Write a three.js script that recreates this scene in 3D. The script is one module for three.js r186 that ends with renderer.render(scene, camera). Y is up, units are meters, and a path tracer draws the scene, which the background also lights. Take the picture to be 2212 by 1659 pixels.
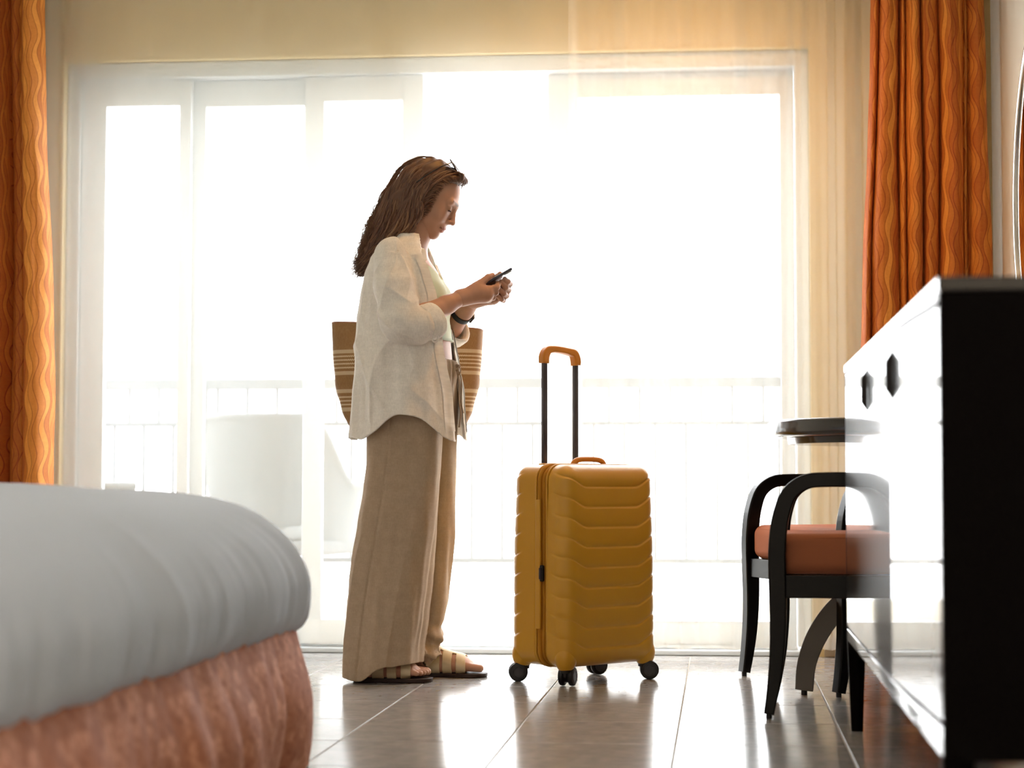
import * as THREE from 'three';
import { RoundedBoxGeometry } from 'three/addons/geometries/RoundedBoxGeometry.js';
import { mergeGeometries, toCreasedNormals } from 'three/addons/utils/BufferGeometryUtils.js';
import { RectAreaLightUniformsLib } from 'three/addons/lights/RectAreaLightUniformsLib.js';
import { ImprovedNoise } from 'three/addons/math/ImprovedNoise.js';

// ---------------------------------------------------------------- camera, sky, lights, exposure
const scene = new THREE.Scene();
const W = 2212, H = 1659, F = 4040;                       // focal length in pixels of the photograph
const camera = new THREE.PerspectiveCamera(2 * Math.atan(H / 2 / F) * 180 / Math.PI, W / H, 0.05, 200);
camera.position.set(0, 0.62, 0);
camera.rotation.order = 'YXZ';
camera.rotation.set(2.985 * Math.PI / 180, 5 * Math.PI / 180, 0);
camera.setViewOffset(W, H, W / 2 - 1201.5, 0, W, H);
camera.focus = 5.85;
camera.userData.fStop = 2.8;

scene.background = new THREE.Color(0.95, 0.98, 1.0);       // bright hazy sky
scene.backgroundIntensity = 10;

const renderer = new THREE.WebGLRenderer({ antialias: true });
renderer.toneMapping = THREE.LinearToneMapping;
renderer.toneMappingExposure = 1.12;
renderer.shadowMap.enabled = true;
RectAreaLightUniformsLib.init();

// out-of-view ceiling panel lamp, above and behind the camera, placed to light the person's front (built as a fitting further down)
const unseenRoomLamp = new THREE.RectAreaLight(0xfff4ea, 9, 1.5, 1.0);
unseenRoomLamp.position.set(-0.8, 2.585, 0.4);
unseenRoomLamp.lookAt(-0.8, 0, 0.4);
scene.add(unseenRoomLamp);
// unseen warm ceiling spot, placed to tint the top of the sheers
const unseenSpotLamp = new THREE.SpotLight(0xffb45a, 3, 0, 1.25, 1.0, 2);
unseenSpotLamp.position.set(-0.15, 2.575, -5.75);
unseenSpotLamp.target.position.set(-0.15, 0.6, -6.55);
unseenSpotLamp.castShadow = true; unseenSpotLamp.shadow.radius = 2;
scene.add(unseenSpotLamp, unseenSpotLamp.target);

// ---------------------------------------------------------------- helpers
let seedState = 12345;
const rnd = () => { seedState = (seedState * 1664525 + 1013904223) >>> 0; return seedState / 4294967296; };
const rr = (a, b) => a + (b - a) * rnd();
const clamp = (x, a, b) => Math.min(b, Math.max(a, x));
const lerp = (a, b, t) => a + (b - a) * t;
const sstep = (a, b, x) => { const t = clamp((x - a) / (b - a), 0, 1); return t * t * (3 - 2 * t); };
const PN = new ImprovedNoise();
const noise = (x, y, z = 0) => PN.noise(x, y, z);
const V3 = (x, y, z) => new THREE.Vector3(x, y, z);
const C = (hex) => new THREE.Color(hex);

const taken = new Map();
function numbered(name) {
  const n = taken.get(name) ?? 0; taken.set(name, n + 1);
  return n ? `${name}_${String(n).padStart(3, '0')}` : name;
}
function put(name, geo, mat, parent) {
  const m = new THREE.Mesh(geo, mat); m.name = name; m.castShadow = m.receiveShadow = true; parent.add(m); return m;
}
function thing(name, label, category, pos = [0, 0, 0], turn = 0, group) {
  const g = new THREE.Group(); g.name = numbered(name); g.position.set(...pos); g.rotation.y = turn;
  g.userData = { label, category }; if (group) g.userData.group = group; scene.add(g); return g;
}
function tag(o, label, category, group) { o.userData = { label, category }; if (group) o.userData.group = group; return o; }
function struct(name, geo, mat, label, category) {
  const m = put(name, geo, mat, scene); m.userData = { kind: 'structure', label, category }; return m;
}
function structGroup(name, label, category, pos = [0, 0, 0]) {
  const g = new THREE.Group(); g.name = name; g.position.set(...pos); g.userData = { kind: 'structure', label, category }; scene.add(g); return g;
}
const box = (x0, x1, y0, y1, z0, z1) => new THREE.BoxGeometry(x1 - x0, y1 - y0, z1 - z0).translate((x0 + x1) / 2, (y0 + y1) / 2, (z0 + z1) / 2);
const rbox = (x0, x1, y0, y1, z0, z1, r = 0.004, seg = 2) => new RoundedBoxGeometry(x1 - x0, y1 - y0, z1 - z0, seg, Math.min(r, (x1 - x0) / 2.01, (y1 - y0) / 2.01, (z1 - z0) / 2.01)).translate((x0 + x1) / 2, (y0 + y1) / 2, (z0 + z1) / 2);
const cyl = (r0, r1, h, seg = 24) => new THREE.CylinderGeometry(r1, r0, h, seg).translate(0, h / 2, 0);
function merge(list) { return mergeGeometries(list.map((g) => { const q = g.index ? g.toNonIndexed() : g; for (const k of Object.keys(q.attributes)) if (!['position', 'normal', 'uv'].includes(k)) q.deleteAttribute(k); return q; })); }
function tube(pts, r, seg = 24, rad = 8, closed = false) {
  return new THREE.TubeGeometry(new THREE.CatmullRomCurve3(pts.map((p) => V3(...p)), closed), seg, r, rad, closed);
}
/** Tapered tube along points; r(t) radius. */
function taperTube(pts, rf, seg = 20, rad = 7) {
  const curve = new THREE.CatmullRomCurve3(pts.map((p) => V3(...p))), fr = curve.computeFrenetFrames(seg, false);
  const pos = [], nor = [], uv = [], idx = [], p = V3(), len = curve.getLength();
  for (let i = 0; i <= seg; i++) {
    curve.getPointAt(i / seg, p); const r = rf(i / seg);
    for (let j = 0; j <= rad; j++) {
      const a = j / rad * Math.PI * 2, c = Math.cos(a), s = Math.sin(a), N = fr.normals[i], B = fr.binormals[i];
      const nx = c * N.x + s * B.x, ny = c * N.y + s * B.y, nz = c * N.z + s * B.z;
      pos.push(p.x + nx * r, p.y + ny * r, p.z + nz * r); nor.push(nx, ny, nz); uv.push(j / rad, i / seg * len);
    }
  }
  for (let i = 0; i < seg; i++) for (let j = 0; j < rad; j++) { const a = i * (rad + 1) + j, b = a + rad + 1; idx.push(a, a + 1, b, b, a + 1, b + 1); }
  return build(pos, nor, uv, idx);
}
function build(pos, nor, uv, idx) {
  const g = new THREE.BufferGeometry();
  g.setAttribute('position', new THREE.Float32BufferAttribute(pos, 3));
  if (uv) g.setAttribute('uv', new THREE.Float32BufferAttribute(uv, 2));
  g.setIndex(idx);
  if (nor) g.setAttribute('normal', new THREE.Float32BufferAttribute(nor, 3)); else g.computeVertexNormals();
  return g;
}
/** Grid surface: fn(u, v) -> [x, y, z, (uvx, uvy)]. */
function sheet(nu, nv, fn, wrapU = false) {
  const pos = [], uv = [], idx = [];
  for (let j = 0; j <= nv; j++) for (let i = 0; i <= nu; i++) {
    const q = fn(i / nu, j / nv); pos.push(q[0], q[1], q[2]); uv.push(q[3] ?? i / nu, q[4] ?? j / nv);
  }
  for (let j = 0; j < nv; j++) for (let i = 0; i < nu; i++) { const a = j * (nu + 1) + i, b = a + nu + 1; idx.push(a, b, a + 1, b, b + 1, a + 1); }
  const g = build(pos, null, uv, idx);
  if (wrapU) { const n = g.attributes.normal; for (let j = 0; j <= nv; j++) { const a = j * (nu + 1), b = a + nu; const x = n.getX(a) + n.getX(b), y = n.getY(a) + n.getY(b), z = n.getZ(a) + n.getZ(b), l = Math.hypot(x, y, z) || 1; n.setXYZ(a, x / l, y / l, z / l); n.setXYZ(b, x / l, y / l, z / l); } }
  return g;
}
/** Bar of a flat outline (x, y pairs) given thickness in z with rounded edges. */
function plate(outline, thick, bevel = 0.003, curveSegments = 6) {
  const s = new THREE.Shape(outline.map(([x, y]) => new THREE.Vector2(x, y)));
  return new THREE.ExtrudeGeometry(s, { depth: thick - 2 * bevel, bevelEnabled: true, bevelThickness: bevel, bevelSize: bevel, bevelOffset: -bevel, bevelSegments: 2, curveSegments }).translate(0, 0, -(thick - 2 * bevel) / 2);
}
/** Outline of a strip along a centre line with half widths. */
function strip(pts, n = 40) {
  const c = new THREE.CatmullRomCurve3(pts.map(([x, y, w]) => V3(x, y, w))), L = [], R = [];
  for (let i = 0; i <= n; i++) {
    const p = c.getPoint(i / n), t = c.getTangent(i / n), l = Math.hypot(t.x, t.y);
    L.push([p.x - t.y / l * p.z, p.y + t.x / l * p.z]); R.push([p.x + t.y / l * p.z, p.y - t.x / l * p.z]);
  }
  return [...R, ...L.reverse()];
}
// signed-distance modelling, meshed with surface nets
const smin = (a, b, k) => { const h = Math.max(k - Math.abs(a - b), 0) / k; return Math.min(a, b) - h * h * k * 0.25; };
const smax = (a, b, k) => -smin(-a, -b, k);
function cone(x, y, z, a, b) {                            // a, b = [x, y, z, r]
  const bx = b[0] - a[0], by = b[1] - a[1], bz = b[2] - a[2], px = x - a[0], py = y - a[1], pz = z - a[2];
  const t = clamp((px * bx + py * by + pz * bz) / (bx * bx + by * by + bz * bz + 1e-12), 0, 1);
  return Math.hypot(px - bx * t, py - by * t, pz - bz * t) - (a[3] + (b[3] - a[3]) * t);
}
function ell(x, y, z, c, r) {
  const dx = x - c[0], dy = y - c[1], dz = z - c[2];
  const k0 = Math.hypot(dx / r[0], dy / r[1], dz / r[2]), k1 = Math.hypot(dx / (r[0] * r[0]), dy / (r[1] * r[1]), dz / (r[2] * r[2]));
  return k1 < 1e-9 ? -Math.min(...r) : k0 * (k0 - 1) / k1;
}
function surfaceNets(sdf, lo, hi, cell, uvScale = 1) {
  const n = [0, 1, 2].map((a) => Math.ceil((hi[a] - lo[a]) / cell) + 1), [nx, ny, nz] = n, f = new Float32Array(nx * ny * nz);
  let o = 0;
  for (let k = 0; k < nz; k++) for (let j = 0; j < ny; j++) for (let i = 0; i < nx; i++) f[o++] = sdf(lo[0] + i * cell, lo[1] + j * cell, lo[2] + k * cell);
  const id = new Int32Array(nx * ny * nz).fill(-1), pos = [], sx = 1, sy = nx, sz = nx * ny, idx = [];
  const off = [0, sx, sy, sx + sy, sz, sz + sx, sz + sy, sz + sx + sy];
  const E = [[0, 1], [2, 3], [4, 5], [6, 7], [0, 2], [1, 3], [4, 6], [5, 7], [0, 4], [1, 5], [2, 6], [3, 7]];
  for (let k = 0; k < nz - 1; k++) for (let j = 0; j < ny - 1; j++) for (let i = 0; i < nx - 1; i++) {
    const at = i + j * sy + k * sz; let m = 0;
    for (let c = 0; c < 8; c++) if (f[at + off[c]] < 0) m |= 1 << c;
    if (m === 0 || m === 255) continue;
    let X = 0, Y = 0, Z = 0, q = 0;
    for (const [a, b] of E) {
      if (((m >> a) & 1) === ((m >> b) & 1)) continue;
      const fa = f[at + off[a]], fb = f[at + off[b]], t = fa / (fa - fb);
      X += (a & 1) + ((b & 1) - (a & 1)) * t; Y += ((a >> 1) & 1) + (((b >> 1) & 1) - ((a >> 1) & 1)) * t; Z += (a >> 2) + ((b >> 2) - (a >> 2)) * t; q++;
    }
    id[at] = pos.length / 3;
    pos.push(lo[0] + (i + X / q) * cell, lo[1] + (j + Y / q) * cell, lo[2] + (k + Z / q) * cell);
  }
  const quad = (a, b, c, d, flip) => { if (a < 0 || b < 0 || c < 0 || d < 0) return; if (flip) idx.push(a, c, b, a, d, c); else idx.push(a, b, c, a, c, d); };
  for (let k = 1; k < nz - 1; k++) for (let j = 1; j < ny - 1; j++) for (let i = 1; i < nx - 1; i++) {
    const at = i + j * sy + k * sz, s = f[at] < 0;
    if (s !== f[at + sx] < 0) quad(id[at - sy - sz], id[at - sz], id[at], id[at - sy], !s);
    if (s !== f[at + sy] < 0) quad(id[at - sx - sz], id[at - sx], id[at], id[at - sz], !s);
    if (s !== f[at + sz] < 0) quad(id[at - sx - sy], id[at - sy], id[at], id[at - sx], !s);
  }
  const nor = new Array(pos.length), uv = [], e = cell * 0.6;
  for (let p = 0; p < pos.length; p += 3) {
    const x = pos[p], y = pos[p + 1], z = pos[p + 2];
    const gx = sdf(x + e, y, z) - sdf(x - e, y, z), gy = sdf(x, y + e, z) - sdf(x, y - e, z), gz = sdf(x, y, z + e) - sdf(x, y, z - e), l = Math.hypot(gx, gy, gz) || 1;
    nor[p] = gx / l; nor[p + 1] = gy / l; nor[p + 2] = gz / l;
    uv.push((Math.abs(gx) > Math.abs(gz) ? z : x) * uvScale, y * uvScale);
  }
  return build(pos, nor, uv, idx);
}
/** Piecewise-linear (smoothed) lookup: table of [key, ...values], keys rising. */
function look(table, k) {
  const n = table.length; if (k <= table[0][0]) return table[0].slice(1); if (k >= table[n - 1][0]) return table[n - 1].slice(1);
  let i = 0; while (table[i + 1][0] < k) i++;
  const a = table[i], b = table[i + 1], t = (k - a[0]) / (b[0] - a[0]), s = t * 0.5 + t * t * (3 - 2 * t) * 0.5;
  return a.slice(1).map((v, q) => v + (b[q + 1] - v) * s);
}
// ---------------------------------------------------------------- textures (colour, grain, weave only)
function dataTex(w, h, fn, srgb = true, rep = [1, 1]) {
  const d = new Uint8Array(w * h * 4);
  for (let y = 0; y < h; y++) for (let x = 0; x < w; x++) { const c = fn(x / w, y / h), o = (y * w + x) * 4; d[o] = clamp(c[0], 0, 255); d[o + 1] = clamp(c[1], 0, 255); d[o + 2] = clamp(c[2], 0, 255); d[o + 3] = 255; }
  const t = new THREE.DataTexture(d, w, h); t.wrapS = t.wrapT = THREE.RepeatWrapping; t.magFilter = THREE.LinearFilter; t.minFilter = THREE.LinearMipmapLinearFilter;
  if (srgb) t.colorSpace = THREE.SRGBColorSpace; t.repeat.set(...rep); t.needsUpdate = true; return t;
}
/** Tiling value noise, n periods. */
function tnoise(n, seed) {
  const g = new Float32Array(n * n); let s = seed * 7919 + 17; for (let i = 0; i < g.length; i++) { s = (s * 1664525 + 1013904223) >>> 0; g[i] = s / 4294967296; }
  return (u, v) => { const x = u * n, y = v * n, i = Math.floor(x), j = Math.floor(y), a = x - i, b = y - j, sa = a * a * (3 - 2 * a), sb = b * b * (3 - 2 * b), q = (p, r) => g[((r % n) + n) % n * n + ((p % n) + n) % n]; return lerp(lerp(q(i, j), q(i + 1, j), sa), lerp(q(i, j + 1), q(i + 1, j + 1), sa), sb) * 2 - 1; };
}
const n4 = tnoise(4, 1), n8 = tnoise(8, 2), n16 = tnoise(16, 3), n32 = tnoise(32, 4), n64 = tnoise(64, 5), n128 = tnoise(128, 6);
const std = (o) => new THREE.MeshStandardMaterial(o), phys = (o) => new THREE.MeshPhysicalMaterial(o);

const weaveBump = dataTex(128, 128, (u, v) => { const a = Math.sin(u * Math.PI * 2 * 32), b = Math.sin(v * Math.PI * 2 * 32), q = 128 + 60 * (a * b) + 30 * n128(u, v) + 20 * n32(u, v); return [q, q, q]; }, false);
const linenTint = dataTex(256, 256, (u, v) => { const q = 247 + 7 * n128(u * 1, v * 0.25) + 4 * n64(u * 0.25, v) + 5 * n8(u, v); return [q, q, q]; });
// ---------------------------------------------------------------- materials of the room
const M = {};
M.wall = std({ color: C(0xdcc592), roughness: 0.9, bumpMap: dataTex(256, 256, (u, v) => { const q = 128 + 40 * n128(u, v) + 30 * n64(u, v); return [q, q, q]; }, false, [2, 2]), bumpScale: 0.0006 });
M.sideWall = std({ color: C(0xe4ded0), roughness: 0.9 });
M.ceiling = std({ color: C(0xe9e2d2), roughness: 0.95 });
M.grout = std({ color: C(0xb9b4aa), roughness: 0.9 });
M.skirting = std({ color: C(0xa89378), roughness: 0.4 });
M.frame = phys({ color: C(0xd2d8dc), roughness: 0.4, clearcoat: 0.3, clearcoatRoughness: 0.3 });
M.glass = phys({ color: 0xffffff, roughness: 0.02, transmission: 1, thickness: 0, ior: 1.45 });
M.rubber = std({ color: C(0x3c3c3c), roughness: 0.8 });
const XL = -2.75, XR = 0.97, ZB = -6.72, ZR = 1.6, YC = 2.62, T = 0.18;   // inner faces of the room
const OX0 = -2.43, OX1 = 0.325, OY = 2.185;                                // balcony door opening

// floor: a slab of joint mortar with every tile laid on it
const floor = structGroup('floor', 'grey glazed square floor tiles with pale joints', 'floor');
put('mortar_bed', box(XL, XR, -0.12, -0.0025, ZB - 0.2, ZR), M.grout, floor);
const tileTex = [0, 1, 2].map((k) => dataTex(256, 256, (u, v) => {
  const a = n8(u + k * 0.31, v + k * 0.17), b = n16(u * 1 + k * 0.13, v), c = n32(u, v + k * 0.4), d = n128(u, v), q = 5 * a + 5 * b + 4 * c + 3 * d;
  return [161 + q + 2 * b, 158 + q, 155 + q - 2 * a];
}));
const tileMat = tileTex.map((t) => phys({ map: t, roughness: 0.165 }));
const tp = 0.4015, tg = 0.0042;
const tileGeo = new RoundedBoxGeometry(tp - tg, 0.012, tp - tg, 1, 0.0014).translate(0, -0.006, 0);
{ const uv = tileGeo.attributes.uv, p = tileGeo.attributes.position; for (let i = 0; i < p.count; i++) uv.setXY(i, p.getX(i) / tp + 0.5, p.getZ(i) / tp + 0.5); }
const cutGeo = new Map();
for (let i = -5; i <= 5; i++) for (let j = -3; j <= 18; j++) {
  const x0 = -0.911 + i * tp, x1 = x0 + tp, z1 = -5.667 + j * tp, z0 = z1 - tp;
  const a = Math.max(x0, XL), b = Math.min(x1, XR), c = Math.max(z0, ZB), d = Math.min(z1, ZR);
  if (b - a < 0.03 || d - c < 0.03) continue;
  const whole = b - a > tp - 1e-6 && d - c > tp - 1e-6, k = `${(b - a).toFixed(4)},${(d - c).toFixed(4)}`;
  if (!whole && !cutGeo.has(k)) cutGeo.set(k, new RoundedBoxGeometry(b - a - tg, 0.012, d - c - tg, 1, 0.0014).translate(0, -0.006, 0));
  const t = put('tile', whole ? tileGeo : cutGeo.get(k), tileMat[Math.floor(rnd() * 3)], floor);
  t.position.set((a + b) / 2, 0, (c + d) / 2);
  if (whole) t.rotation.y = Math.floor(rnd() * 4) * Math.PI / 2;
}
// walls, ceiling
struct('wall_back', merge([box(XL - T, OX0, -0.1, YC, ZB - 0.2, ZB), box(OX1, XR + T, -0.1, YC, ZB - 0.2, ZB), box(OX0, OX1, OY, YC, ZB - 0.2, ZB)]), M.wall, 'cream window wall behind the sheer curtains', 'wall');
struct('wall_left', box(XL - T, XL, -0.1, YC, ZB - 0.2, ZR + T), M.sideWall, 'cream wall beside the bed', 'wall');
struct('wall_right', box(XR, XR + T, -0.1, YC, ZB - 0.2, ZR + T), M.sideWall, 'pale cream wall with the round mirror', 'wall');
struct('wall_front', box(XL, XR, -0.1, YC, ZR, ZR + T), M.sideWall, 'cream wall at the entrance end of the room', 'wall');
struct('ceiling', box(XL - T, XR + T, YC, YC + 0.15, ZB - 0.2, ZR + T), M.ceiling, 'plain off white ceiling', 'ceiling');
struct('baseboard_back', rbox(OX1 + 0.04, XR - 0.002, 0.001, 0.065, ZB + 0.001, ZB + 0.013, 0.003), M.skirting, 'tan tiled skirting under the gathered sheer curtain', 'baseboard');
struct('baseboard_right', rbox(XR - 0.013, XR - 0.001, 0.001, 0.065, ZB + 0.02, ZR, 0.003), M.skirting, 'tan tiled skirting along the mirror wall', 'baseboard');
struct('baseboard_left', rbox(XL + 0.001, XL + 0.013, 0.001, 0.065, ZB + 0.02, ZR, 0.003), M.skirting, 'tan tiled skirting along the bed wall', 'baseboard');

// balcony doors: outer frame and four sashes, the third bay standing open
const tr = structGroup('trim_1', 'white outer frame of the balcony doors', 'door frame');
for (const [x0, x1, y0, y1] of [[OX0 + 0.001, OX0 + 0.05, 0.03, OY - 0.06], [OX1 - 0.05, OX1 - 0.001, 0.03, OY - 0.06]]) put('jamb', rbox(x0, x1, y0, y1, ZB - 0.17, ZB - 0.04, 0.004), M.frame, tr);
put('head', rbox(OX0 + 0.001, OX1 - 0.001, OY - 0.06, OY - 0.001, ZB - 0.17, ZB - 0.04, 0.004), M.frame, tr);
put('threshold', merge([rbox(OX0 + 0.001, OX1 - 0.001, 0.001, 0.018, ZB - 0.19, ZB - 0.002, 0.003), rbox(OX0 + 0.05, OX1 - 0.05, 0.018, 0.03, ZB - 0.165, ZB - 0.15, 0.002), rbox(OX0 + 0.05, OX1 - 0.05, 0.018, 0.03, ZB - 0.125, ZB - 0.11, 0.002), rbox(OX0 + 0.05, OX1 - 0.05, 0.018, 0.03, ZB - 0.085, ZB - 0.07, 0.002)]), M.frame, tr);
function sash(name, label, x0, g0, g1, x1, gt, z) {
  const s = structGroup(name, label, 'glass door', [(x0 + x1) / 2, 0.031, z]), o = (x0 + x1) / 2, yb = 0.085, yt = OY - 0.062 - 0.031;
  const B = (a, b, c, d) => rbox(a - o, b - o, c, d, -0.018, 0.018, 0.004);
  put('stile', B(x0, g0, 0, yt), M.frame, s); put('stile', B(g1, x1, 0, yt), M.frame, s);
  put('top_rail', B(g0, g1, gt - 0.031, yt), M.frame, s); put('bottom_rail', B(g0, g1, 0, yb), M.frame, s);
  put('pane', box(g0 - o, g1 - o, yb, gt - 0.031, -0.001, 0.001), M.glass, s);
  return s;
}
sash('door_1', 'narrow glazed door leaf beside the orange curtain', OX0 + 0.05, -2.287, -2.006, -1.962, 2.025, ZB - 0.078);
sash('door_2', 'second glazed door leaf behind the bed end', -1.99, -1.917, -1.541, -1.502, 2.025, ZB - 0.118);
sash('door_3', 'glazed door leaf behind the standing person', -1.53, -1.458, -1.164, -1.086, 2.03, ZB - 0.078);
const d4 = sash('door_4', 'wide glazed door leaf behind the chairs', -0.628, -0.516, 0.223, OX1 - 0.052, 2.035, ZB - 0.118);
put('pull_handle', rbox(-0.02, 0.02, 0.9, 1.12, 0.018, 0.03, 0.005).translate(-0.414, 0, 0), M.frame, d4);

// balcony outside
M.stone = std({ color: C(0xcfcac0), roughness: 0.85 });
M.rail = std({ color: C(0x4b5054), roughness: 0.5, metalness: 0.0 });
struct('floor_balcony', box(-4.2, 2.6, -0.14, -0.02, -8.95, ZB - 0.201), M.stone, 'pale stone balcony floor', 'floor');
const railing = thing('balcony_railing', 'grey metal balcony railing with a double row of bars', 'railing', [-0.8, -0.02, -8.7]);
for (const [y, h, d] of [[1.075, 0.05, 0.06], [0.9, 0.022, 0.03], [0.26, 0.025, 0.03]]) put('rail', rbox(-3.3, 3.3, y, y + h, -d / 2, d / 2, 0.004), M.rail, railing);
put('kerb', rbox(-3.3, 3.3, 0.001, 0.1, -0.08, 0.08, 0.01), M.stone, railing);
const barA = new THREE.BoxGeometry(0.014, 0.154, 0.014), barB = new THREE.BoxGeometry(0.014, 0.616, 0.014);
for (let k = -22; k <= 22; k++) { put('bar', barA, M.rail, railing).position.set(k * 0.143, 0.998, 0); put('bar', barB, M.rail, railing).position.set(k * 0.143 + 0.0715, 0.592, 0); }
for (const x of [-3.28, -1.64, 0, 1.64, 3.28]) put('post', rbox(x - 0.02, x + 0.02, 0.1, 1.08, -0.02, 0.02, 0.004), M.rail, railing);
M.wicker = std({ color: C(0x54585a), roughness: 0.8, bumpMap: weaveBump, bumpScale: 0.002 });
M.wickerCushion = std({ color: C(0x6c7072), roughness: 0.9 });
function balconyChair(pos, turn, label) {
  const g = thing('balcony_chair', label, 'chair', pos, turn, 'chairs on the balcony');
  for (const x of [-0.25, 0.25]) for (const z of [-0.22, 0.22]) put('leg', cyl(0.014, 0.018, 0.36, 10).translate(x, 0, z), M.wicker, g);
  put('seat', rbox(-0.29, 0.29, 0.34, 0.40, -0.27, 0.27, 0.02), M.wicker, g);
  put('cushion', rbox(-0.24, 0.24, 0.401, 0.46, -0.25, 0.24, 0.025, 4), M.wickerCushion, g);
  const back = sheet(28, 14, (u, v) => { const a = lerp(-1.9, 1.9, u), top = lerp(0.62, 0.9, sstep(1.45, 0.75, Math.abs(a))), y = lerp(0.38, top, v), r = 0.29 + 0.05 * v; return [Math.sin(a) * r, y, -Math.cos(a) * r + 0.02, u, v]; });
  const inner = sheet(28, 14, (u, v) => { const a = lerp(1.9, -1.9, u), top = lerp(0.62, 0.9, sstep(1.45, 0.75, Math.abs(a))), y = lerp(0.38, top, v), r = 0.265 + 0.05 * v; return [Math.sin(a) * r, y, -Math.cos(a) * r + 0.02, u, v]; });
  put('backrest', merge([back, inner]), M.wicker, g);
  const rim = []; for (let i = 0; i <= 24; i++) { const a = lerp(-1.9, 1.9, i / 24), top = lerp(0.62, 0.9, sstep(1.45, 0.75, Math.abs(a))); rim.push([Math.sin(a) * 0.3275, top, -Math.cos(a) * 0.3275 + 0.02]); }
  put('rim', tube(rim, 0.018, 60, 8), M.wicker, g);
}
balconyChair([-1.83, -0.02, -7.75], Math.PI * 0.92, 'grey wicker balcony chair seen between the white door stiles');
balconyChair([-2.75, -0.02, -7.85], Math.PI * 0.72, 'grey wicker balcony chair behind the narrow door leaf');
const bt = thing('balcony_table', 'low grey round table standing on the balcony', 'table', [-2.28, -0.02, -8.28]);
put('tabletop', new THREE.CylinderGeometry(0.28, 0.28, 0.025, 40).translate(0, 0.56, 0), M.wicker, bt);
put('pedestal', cyl(0.03, 0.03, 0.55, 16), M.wicker, bt);
put('base', new THREE.CylinderGeometry(0.17, 0.19, 0.02, 32).translate(0, 0.01, 0), M.wicker, bt);

// housings and glowing faces of the two lamps out of view
M.unseenLampGlow = std({ color: 0xffffff, emissive: C(0xfff4ea), emissiveIntensity: 3 });
M.unseenSpotGlow = std({ color: 0xffffff, emissive: C(0xffb45a), emissiveIntensity: 4 });
M.whiteMetal = std({ color: C(0xe8e6e2), roughness: 0.4 });
const cl = thing('unseen_ceiling_light', 'unseen rectangular ceiling lamp with a warm diffuser, lighting the person from behind the camera', 'lamp', [-0.8, YC, 0.4]);
put('unseen_lamp_housing', rbox(-0.78, 0.78, -0.024, -0.001, -0.53, 0.53, 0.006), M.whiteMetal, cl);
put('unseen_lamp_diffuser', box(-0.74, 0.74, -0.03, -0.0245, -0.49, 0.49), M.unseenLampGlow, cl);
const sp = thing('unseen_ceiling_spot', 'small amber ceiling spot out of view, warming the top of the sheer curtains', 'lamp', [-0.15, YC, -5.75]);
put('unseen_lamp_ring', new THREE.TorusGeometry(0.05, 0.008, 10, 36).rotateX(Math.PI / 2).translate(0, -0.009, 0), M.whiteMetal, sp);
put('unseen_lamp_disc', new THREE.CylinderGeometry(0.044, 0.044, 0.006, 32).translate(0, -0.006, 0), M.unseenSpotGlow, sp);

// ---------------------------------------------------------------- curtains
const waveTex = (() => {
  const N = 26, W0 = 1024, H0 = 1024;                                   // 0.5 m x 0.5 m of cloth
  const ph = [], am = [], ad = [], ba = [];
  for (let i = 0; i < N; i++) { ph.push(rr(-0.8, 0.8)); am.push(rr(0.016, 0.03)); ad.push(rr(-0.010, 0.010)); ba.push(rr(-1, 1)); }
  const Lx = (i, v) => { const q = ((i % N) + N) % N; return (i + 0.5) / N + ad[q] + am[q] * Math.sin(v * Math.PI * 2 * 3 + 1.1 * Math.sin(q * 0.57) + ph[q]); };
  return dataTex(W0, H0, (u, v) => {
    const i0 = Math.floor(u * N); let cnt = i0 - 5, near = 1;
    for (let i = i0 - 4; i <= i0 + 4; i++) { const d = u - Lx(i, v); if (d > 0) cnt = i; near = Math.min(near, Math.abs(d)); }
    const q = ((cnt % N) + N) % N, b = ba[q], e = sstep(0.004, 0.0008, near), g = 3 * n128(u, v) + 3 * n64(u, v);
    return [208 + 26 * b - 44 * e + g, 126 + 30 * b - 44 * e + g, 48 + 18 * b - 26 * e + g * 0.6];
  });
})();
waveTex.repeat.set(2, 2);
M.drape = phys({ map: waveTex, roughness: 0.75, sheen: 0.4, sheenColor: C(0xffb070), sheenRoughness: 0.5, side: THREE.DoubleSide });
M.sheer = phys({ color: C(0xf6f3ea), roughness: 1, transmission: 0.30, thickness: 0, ior: 1.02, specularIntensity: 0, transparent: true, opacity: 0.28, side: THREE.DoubleSide });

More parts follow.
